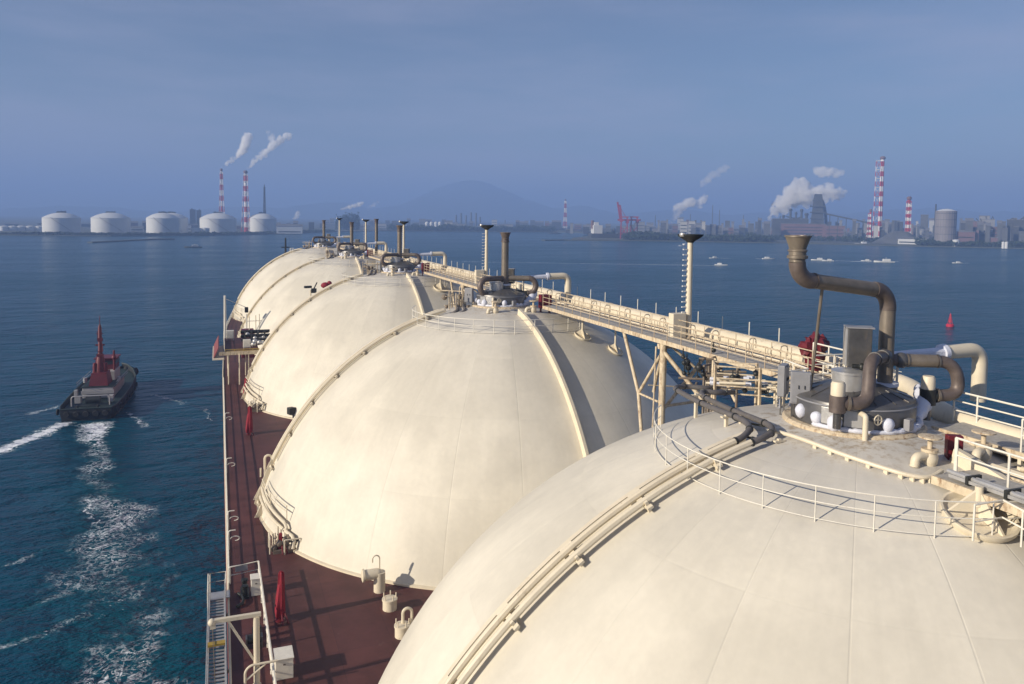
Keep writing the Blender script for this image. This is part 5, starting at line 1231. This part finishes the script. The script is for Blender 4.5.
# ---- ships and boats
def boat(u, v, L_, label, head, hullmat=F_WHITE, cabmat=F_WHITE, cab=.35, grp='small boats on the bay', name='small_boat', wdt=.26):
    p = onz(u, v, WZ); t = thing(name, p, label, 'boat', grp, head); L_ = L_*.75; W = L_*wdt; h = L_*.062
    sec = [(-.5, .8), (-.3, 1), (0, 1), (.25, .85), (.42, .4), (.5, .04)]; b = MB()
    for y, w in sec: b.v += [(-W/2*w, y*L_, h*(1+.6*max(y, 0))), (-W/2*w*.8, y*L_, -.4), (W/2*w*.8, y*L_, -.4), (W/2*w, y*L_, h*(1+.6*max(y, 0)))]
    for i in range(len(sec)-1):
        for j in range(4): b.f.append((i*4+j, i*4+(j+1) % 4, i*4+4+(j+1) % 4, i*4+4+j))
    b.f.append((0, 1, 2, 3)); b.f.append((23, 22, 21, 20)); b.build('hull', hullmat, t, False)
    MB().box((0, -L_*.12, h*1.9), (W*.7, L_*cab, h*1.8)).build('cabin', cabmat, t, False, h*.1)
    MB().tube([(0, -L_*.1, h*2.5), (0, -L_*.1, h*4.2)], L_*.008, 5).build('mast', cabmat, t)
    return t
boat(193, 247.6, 24, 'small boat in front of the left storage tanks', R(95), F_GREY, F_WHITE)
boat(554.5, 233.8, 40, 'small dark boat far off in the middle of the bay', R(80), F_DARK, F_GREY)
boat(684, 246, 26, 'white boat passing right behind the nearest mast head', R(100)); boat(713.5, 258.3, 13, 'white boat just above the one with the long wake', R(85))
boat(721, 265.2, 14, 'white boat trailing a long thin wake', R(-125)); boat(768.5, 259, 16, 'lone white boat left of the flared pipe mouth', R(-110))
boat(818, 260.3, 17, 'white boat just right of the flared pipe mouth', R(60)); boat(828, 261, 14, 'second boat right of the flared pipe mouth', R(60)); boat(866, 261, 12, 'small boat left of the longer white one at right', R(55)); boat(884, 262.3, 24, 'longer white boat with foam in the right bay', R(60)); boat(957, 263.2, 12, 'rightmost small white boat', R(70))
def sailhut(u, v, label):
    p = base(u, 1390); t = thing('small_craft', p, label, 'boat', 'white craft moored at the heap', facing(u)); MB().box((0, 0, 1.5), (26, 6, 3)).build('hull', F_WHITE, t, False)
    b = MB(); b.box((-9, 0, 6), (5, 4, 8)); b.box((-3, 0, 5), (4, 4, 6)); b.build('deckhouse', F_WHITE, t, False)
boat(862, 244.4, 34, 'white workboat moored at the left foot of the dark heap', R(75), F_WHITE, F_WHITE, .3)
t = thing('bulk_carrier', onz(640, 239, WZ), 'long dark bulk carrier moored under the red cranes with white stern house', 'ship', None, R(-103))
b = MB(); b.prism([(-13, -95), (13, -95), (14, -80), (14, 60), (9, 82), (0, 97), (-9, 82), (-14, 60), (-14, -80)], -1, 9.5); b.build('hull', F_DARK, t, False)
MB().box((0, -82, 17), (22, 16, 15)).build('bridge_house', F_WHITE, t, False); MB().box((0, -84, 27), (14, 8, 6)).build('wheelhouse', F_WHITE, t, False); MB().tube([(0, -90, 18), (0, -90, 33)], 3, 10).build('funnel', F_PINK, t)
b = MB()
for k in range(4): b.tube([(0, -50+k*34, 9), (0, -50+k*34, 19)], 1.2, 6); b.box((0, -36+k*34, 10), (16, 18, 2.4))
b.build('deck_gear', F_GREY, t)
boat(581, 240, 20, 'small dark tug at the stern of the bulk carrier', R(70), F_DARK, F_PINK, .3)
# buoy
p = onz(950, 326.5, WZ); t = thing('buoy', p, 'red channel buoy with lattice top floating at right', 'buoy')
MB().lathe((0, 0, -.3), [(.6, -.4), (1.35, 0), (1.35, 1.0), (1.0, 1.3), (0, 1.3)], 18).build('float', paint('buoy red', (.45, .02, .05), .5, var=.15, scale=1), t)
b = MB()
for a in range(4): b.tube([(.8*math.cos(a*math.pi/2+.7), .8*math.sin(a*math.pi/2+.7), .9), (.2*math.cos(a*math.pi/2+.7), .2*math.sin(a*math.pi/2+.7), 3.9)], .09, 5)
b.lathe((0, 0, 0), [(.62, 1.4), (.42, 2.6), (.25, 3.6)], 4); b.build('tower', MATS['buoy red'], t, False)
b = MB(); b.lathe((0, 0, 3.9), [(.28, 0), (.3, .4), (.1, .8), (0, 1.2)], 10); b.build('lamp', MATS['buoy red'], t)

# ------------------------------------------------------------------ tug
TG = thing('tugboat', (-23.0, 157.5, WZ), 'tugboat seen from astern, dark hull with tall red mast and red funnels', 'tugboat', None, R(-4))
TG.scale = (.94, .94, .96)
T_HULL = paint('tug hull', (.006, .009, .011), .8, var=.4, scale=.5); T_DECK = paint('tug green deck', (.014, .030, .027), .6, var=.3, scale=.8)
T_WHITE = paint('tug white paint', (.36, .36, .36), .5, var=.12, scale=.6); T_RED = paint('tug red paint', (.12, .006, .010), .5, var=.25, scale=.7, rust=.15, rustcol=(.10, .02, .02)); RUB = paint('tyre rubber', (.012, .012, .013), .8, var=.3, scale=2)
sec = [(0, .86, 1.35), (2, .95, 1.4), (8, 1, 1.6), (18, 1, 2.1), (25, .92, 2.5), (30, .66, 3.1), (33, .34, 3.6), (34.2, .06, 3.8)]; HW = 5.1
b = MB()
for y, w, z in sec: b.v += [(-HW*w, y, z+.9), (-HW*w, y, z), (-HW*w*.9, y, -.6), (HW*w*.9, y, -.6), (HW*w, y, z), (HW*w, y, z+.9)]
for i in range(len(sec)-1):
    for j in range(5): b.f.append((i*6+j, i*6+j+1, i*6+6+j+1, i*6+6+j))
b.f.append((0, 1, 2, 3, 4, 5)); o = b.build('hull', T_HULL, TG, False); sd = o.modifiers.new('s', 'SOLIDIFY'); sd.thickness = .18
b = MB()
for y, w, z in sec: b.v += [(-HW*w+.15, y+(.15 if y == 0 else 0), z-.02), (HW*w-.15, y+(.15 if y == 0 else 0), z-.02)]
for i in range(len(sec)-1): b.f.append((i*2, i*2+1, i*2+3, i*2+2))
b.build('deck', T_DECK, TG, False)
b = MB(); 
for s_ in (-1, 1): b.tube([(s_*HW*w*1.02, y, z+.95) for y, w, z in sec], .13, 6)
b.tube([(-HW*.86, 0, 2.3), (HW*.86, 0, 2.3)], .13, 6); b.build('bulwark_rail', T_DECK, TG)
for s_ in (-1, 1):
    for k in range(8):
        y = 1.5+k*3.3; f = 1.0 if y < 20 else 1-(y-20)*.015
        ty = MB().lathe((0, 0, 0), [(.34, -.18), (.55, -.18), (.62, 0), (.55, .18), (.34, .18), (.34, -.18)], 14, axis=(1, 0, 0)).build('tyre_fender', RUB, TG); ty.location = (s_*(HW*f+.15), y, 1.5)
b = MB(); 
for k in range(7): a = -1.0+k*.34; b.ball((4.2*math.sin(a), 31.6+2.4*math.cos(a)-1.1*abs(math.sin(a))*1.5, 3.2), .72, 8, 6, (1, 1, 1.3))
b.build('bow_fender', RUB, TG)
MB().box((0, 16.5, 3.0), (5.8, 12, 2.2)).build('deckhouse', T_WHITE, TG, False, .15)
MB().box((0, 10.2, 3.2), (6.1, .25, .7)).build('aft_coaming', T_WHITE, TG, False)
MB().box((0, 16.4, 4.18), (6.4, 12.0, .14)).build('boat_deck', T_DECK, TG, False)
MB().box((0, 19, 5.3), (4.4, 5.6, 2.0)).build('upper_house', T_WHITE, TG, False, .12)
wh = MB().box((0, 20.2, 7.4), (3.9, 4.2, 2.3)).build('wheelhouse', T_RED, TG, False, .15)
w = MB(); w.box((0, 20.2, 7.75), (4.0, 4.3, .75)); w.build('window', F_WIN, TG, False)
MB().box((0, 20.2, 8.65), (4.5, 4.8, .2)).build('wheelhouse_roof', T_RED, TG, False)
b = MB(); b.add([(-1.8, 10.9, 4.3), (1.8, 10.9, 4.3), (1.8, 15.6, 4.3), (-1.8, 15.6, 4.3), (-1.4, 11.5, 6.8), (1.4, 11.5, 6.8), (1.4, 15.2, 6.8), (-1.4, 15.2, 6.8)], [(4,5,6,7), (0,1,5,4), (1,2,6,5), (2,3,7,6), (3,0,4,7)]); b.build('funnel_casing', T_RED, TG, False)
for s_ in (-1, 1): MB().lathe((s_*.95, 13.0, 6.4), [(.5, 0), (.46, 1.6), (.42, 2.2), (.2, 2.3)], 14).build('funnel', T_RED, TG)
b = MB(); b.lathe((0, 13.4, 4.3), [(1.2, 0), (1.1, 2), (.95, 4.0), (.75, 5.2), (.42, 6.4), (.34, 11.6), (.1, 12.3)], 10); b.box((0, 13.4, 11.0), (1.0, 1.0, .12)); b.box((0, 13.4, 13.4), (.9, .8, .7)); b.tube([(-.5, 13.4, 13.6), (-.5, 13.4, 15.2)], .06, 5); b.tube([(.5, 13.0, 11), (.5, 13.0, 12.6)], .1, 5); b.box((0, 13.4, 12.3), (1.7, .4, .3)); b.box((0, 13.2, 10.2), (1.2, .9, .5)); b.box((0, 13.4, 14.6), (1.3, .2, .15)); b.build('mast', T_RED, TG)
MB().tube([(0, 13.4, 16), (0, 13.4, 18.3)], .07, 6).build('aerial', T_RED, TG)
b = MB(); b.tube([(1.9, 17, 6), (1.9, 17, 10.5)], .22, 8); b.tube([(-1.6, 18, 6), (-1.6, 18, 9.4)], .12, 8); b.ball((1.9, 17, 9), .5, 8, 5); b.build('light_mast', T_RED, TG)
for k in range(5):
    ty = MB().lathe((0, 0, 0), [(.3, -.18), (.5, -.18), (.56, 0), (.5, .18), (.3, .18), (.3, -.18)], 14, axis=(0, 1, 0)).build('tyre_fender', RUB, TG); ty.location = (-3.4+k*1.7, -.2, 1.3)
b = MB(); b.tube([(-1.3, 6.2, 2.6), (1.3, 6.2, 2.6)], .75, 14); b.build('towing_winch', BLACK, TG)
b = MB(); b.box((-2.9, 7.1, 2.5), (1.1, 1.1, 1.3)); b.box((3.0, 7.4, 2.5), (1.0, 1.3, 1.2)); b.box((-3.6, 8.6, 3.6), (.6, .8, 1.1)); b.build('deck_locker', T_WHITE, TG, False, .05)
b = MB(); b.tube(fillet([(-3.4, 4.0, 1.9), (-3.4, 4.0, 3.8), (3.4, 4.0, 3.8), (3.4, 4.0, 1.9)], .5), .13, 8); b.build('towing_arch', T_WHITE, TG)
b = MB()
for x in (-1.8, 1.8):
    b.tube([(x, 1.2, 1.9), (x, 1.2, 2.7)], .2, 8)
b.tube([(-2.3, 1.2, 2.5), (2.3, 1.2, 2.5)], .12, 8); b.build('towing_bitt', BLACK, TG)
for s_ in (-1, 1): railrun(TG, [(s_*3.7, 9.3, 4.35), (s_*3.7, 22, 4.35)], h=1.0, bars=(.5,), step=2.5, r=.04, mat=T_WHITE, posts=False)
b = MB(); b.lathe((3.2, 14.5, 4.4), [(.35, 0), (.4, .5), (.35, 1.0)], 10); b.lathe((-3.2, 14.5, 4.4), [(.35, 0), (.4, .5), (.35, 1.0)], 10); b.build('life_raft', T_WHITE, TG)

# two gulls on the water side? small white floats behind the tug
# ------------------------------------------------------------------ far woods
def wood(pts, n, h, dep, seed):
    r = random.Random(seed); b = MB(); segs = [(Vector(a), Vector(c)) for a, c in zip(pts, pts[1:])]; tot = sum((c-a).length for a, c in segs)
    for a, c in segs:
        m_ = int(n*(c-a).length/tot); nrm = (c-a).normalized(); nrm = Vector((-nrm.y, nrm.x))
        for k in range(m_):
            f = r.random(); q = a.lerp(c, f)+nrm*r.random()*dep
            hh = h*(.45+.9*abs(noise.noise((q.x*.02, q.y*.02, seed)))+.25*noise.noise((q.x*.09, q.y*.09, seed+5)))*1.25
            for j in range(7):
                p = Vector((q.x+r.uniform(-3, 3), q.y+r.uniform(-3, 3), LZ+hh*r.random()**.7)); s = r.uniform(1.2, 3.0)
                A = [Vector((r.gauss(0, 1), r.gauss(0, 1), r.gauss(0, .7))).normalized()*s for _ in range(4)]; b.add([p+x for x in A], [(0,1,2), (0,2,3), (0,3,1), (1,3,2)])
    o = b.build('woods', LEAF, None, False); o['kind'] = 'stuff'; o['label'] = ['dark belt of trees along the right shore below the works', 'low dark greenery along the left shore before the tanks', 'faint line of trees on the far middle shore', 'dark clump of trees on the skyline left of the straight dome vents', 'dark greenery along the waterline at the far right', 'taller trees standing among the works behind the right shore'][seed]; o['category'] = 'trees'
wood([(640, 1156), (748, 1106), (850, 1040)], 1700, 10, 45, 0)
wood([(1010, 900), (1113, 815), (1400, 630)], 1500, 8, 45, 4)
wood([(655, 1290), (800, 1210), (900, 1190), (1010, 1090), (1180, 960), (1450, 780)], 1300, 10, 60, 5)
wood([(-900, 1432), (-307, 1368), (-155, 1332), (-29, 1374), (60, 1456), (147, 1572), (234, 1720)], 1800, 3, 10, 1)
wood([(380, 1838), (799, 1798)], 1400, 13, 60, 2)
a_, b_ = far(336, 222, 1900), far(359, 222, 1900)
wood([(a_.x, a_.y), (b_.x, b_.y)], 420, 36, 40, 3)

# ------------------------------------------------------------------ steam
def steam_mat(name, dens, scale, th=.42):
    mt = bpy.data.materials.new(name); t, N, L = nt(mt); N.remove(N['Principled BSDF'])
    v = N.new('ShaderNodeVolumePrincipled'); L.new(v.outputs[0], N['Material Output'].inputs['Volume']); v.inputs['Color'].default_value = (1, 1, 1, 1); v.inputs['Anisotropy'].default_value = .1
    g = N.new('ShaderNodeNewGeometry'); n = N.new('ShaderNodeTexNoise'); n.inputs['Scale'].default_value = scale; n.inputs['Detail'].default_value = 5; n.inputs['Roughness'].default_value = .6; L.new(g.outputs['Position'], n.inputs['Vector'])
    L.new(smooth(N, L, n.outputs['Fac'], th, th+.16, 0, dens), v.inputs['Density']); return mt
def plume(name, pts, label, D, dens=.06, sc_=.03, th=.4, seed=0, u0=None):
    """pts: (u, v, radius px) along the plume"""
    r = random.Random(seed); b = MB()
    P_ = []
    for (a, c) in zip(pts, pts[1:]):
        for k in range(5): f = k/5; P_.append([a[i]+(c[i]-a[i])*f for i in range(3)])
    P_.append(pts[-1])
    for (u, v, w) in P_:
        for k in range(3):
            q = far(u+r.uniform(-.5, .5)*w, v+r.uniform(-.5, .5)*w, D+r.uniform(-.6, .6)*wpx(u, D, w)); b.ball(q, wpx(u, D, w)*r.uniform(.55, 1.0), 12, 8)
    o = b.build(name, steam_mat(name+str(seed), dens, sc_, th), None, True)
    rm = o.modifiers.new('r', 'REMESH'); rm.mode = 'VOXEL'; rm.voxel_size = wpx(pts[0][0], D, .45)
    tx = bpy.data.textures.new('billow', 'CLOUDS'); mw = max(p[2] for p in pts); tx.noise_scale = wpx(pts[0][0], D, mw*.8); tx.noise_depth = 4
    dm = o.modifiers.new('d', 'DISPLACE'); dm.texture = tx; dm.texture_coords = 'GLOBAL'; dm.strength = wpx(pts[0][0], D, mw*1.5); dm.mid_level = .5
    tag(o, label, 'steam plume', 'steam plumes over the works')
    return o
plume('steam_plume', [(222.5, 167.5, .8), (227, 163.5, 1.6), (234, 158.5, 2.2), (240, 154, 2.8), (244.5, 147, 3.6), (247.5, 137, 4.2)], 'white plume rising right from the slim left chimney', 1700, 0.220, .05, .34, 1)
plume('steam_plume', [(247, 168.5, 1), (252, 163.5, 2.2), (260, 157, 2.8), (268, 150, 3.2), (277, 143, 3.4), (288, 136, 3.4)], 'longer white plume rising right from the thicker left chimney', 1600, 0.154, .05, .36, 2)
plume('steam_plume', [(272, 139, 3.2), (269, 133, 2.6)], 'faint wisp above the longer left plume', 1600, 0.066, .05, .38, 3)
plume('steam_plume', [(341, 209.3, .8), (348, 207.5, 1.6), (356, 205.5, 2.0), (362, 203.5, 1.6)], 'thin white streak of steam above the clump of trees', 1900, 0.154, .05, .36, 4)
plume('steam_plume', [(368, 209, 1.4), (373, 205, 1.8), (378, 202, 1.4)], 'very faint wisp right of the thin steam streak', 1900, 0.044, .05, .36, 5)
plume('steam_plume', [(294, 219, 1.), (297, 216, 2.2), (298, 212.5, 2.)], 'small puff of steam above the long white shed', 1900, 0.088, .05, .36, 6)
plume('steam_plume', [(671.5, 226, 1.2), (674, 219, 2.6), (678.5, 209, 4.2), (683, 206, 3.4), (691, 202, 4.4), (698, 203.5, 3.5), (706, 198, 3.6)], 'leaning white plume between the nearest mast and the red cranes', 2000, 0.110, .04, .36, 7)
plume('steam_plume', [(703, 184, 3), (710, 178, 3.6), (718, 172, 3.4), (727, 167, 2.4)], 'faint drifting steam above the leaning plume', 2000, 0.035, .04, .36, 8)
plume('steam_plume', [(770.5, 219.5, 1.6), (774, 213, 3.2), (780, 206, 5.5), (788, 200, 7.5), (797, 190, 9), (803, 196, 8.5), (815, 196, 8), (828, 193, 7.5), (838, 194, 5)], 'largest white cloud of steam, around the blast furnace', 1950, 0.110, .03, .33, 9)
plume('steam_plume', [(819, 172, 5.2), (826, 172.5, 4.6), (834, 173, 3.8), (842, 173, 2.6)], 'separate small cloud of steam above the blast furnace', 1950, 0.077, .04, .36, 10)

# ------------------------------------------------------------------ air
hb = MB(); hb.box((0, 3900, 0), (19400, 15200, 1)); 
z0, z1 = WZ-1.0, 330.
hb.v = [(x, y, z0 if z < 0 else z1) for x, y, z in hb.v]
hm = bpy.data.materials.new('haze'); t_, N_, L_ = nt(hm); N_.remove(N_['Principled BSDF']); hv = N_.new('ShaderNodeVolumePrincipled'); L_.new(hv.outputs[0], N_['Material Output'].inputs['Volume'])
hv.inputs['Color'].default_value = HAZE_COL; hv.inputs['Density'].default_value = HAZE; hv.inputs['Anisotropy'].default_value = .0
ho = hb.build('haze', hm, None, False); ho['kind'] = 'stuff'; ho['label'] = 'blue grey haze over the bay'

# ------------------------------------------------------------------ light
EL, AZ = R(22), R(-96.5)
sd_ = Vector((math.sin(AZ)*math.cos(EL), math.cos(AZ)*math.cos(EL), math.sin(EL)))
su = bpy.data.lights.new('sun', 'SUN'); so = bpy.data.objects.new('sun', su); COL.objects.link(so); su.energy = SUN; su.angle = R(.55); su.color = (1.0, .89, .73)
so.rotation_euler = sd_.to_track_quat('Z', 'Y').to_euler()
w = bpy.data.worlds.new('World'); sc.world = w; w.use_nodes = True; N = w.node_tree.nodes; L = w.node_tree.links
sk = N.new('ShaderNodeTexSky'); sk.sky_type = 'NISHITA'; sk.sun_disc = False; sk.sun_elevation = EL; sk.sun_rotation = AZ % (2*math.pi); sk.altitude = 0; sk.air_density = 1.0; sk.dust_density = SKY_DUST; sk.ozone_density = SKY_OZ
tc = N.new('ShaderNodeTexCoord'); mp = N.new('ShaderNodeMapping'); mp.inputs['Scale'].default_value = (1.2, 1.2, 7.0); mp.inputs['Rotation'].default_value = (R(12), R(6), 0); L.new(tc.outputs['Generated'], mp.inputs[0])
cn = N.new('ShaderNodeTexNoise'); cn.inputs['Scale'].default_value = 1.6; cn.inputs['Detail'].default_value = 6; cn.inputs['Roughness'].default_value = .55; L.new(mp.outputs[0], cn.inputs['Vector'])
cf = smooth(N, L, cn.outputs['Fac'], .36, .70, .16, .52)
cm_ = N.new('ShaderNodeMix'); cm_.data_type = 'RGBA'; cm_.inputs[7].default_value = CLOUD; L.new(cf, cm_.inputs[0]); L.new(sk.outputs[0], cm_.inputs[6])
L.new(cm_.outputs[2], N['Background'].inputs[0]); N['Background'].inputs[1].default_value = SKY
sc.view_settings.view_transform = 'Standard'; sc.view_settings.look = 'None'; sc.view_settings.exposure = EXPO; sc.view_settings.gamma = 1
sc.cycles.max_bounces = 8; sc.cycles.volume_bounces = 5; sc.cycles.use_denoising = True
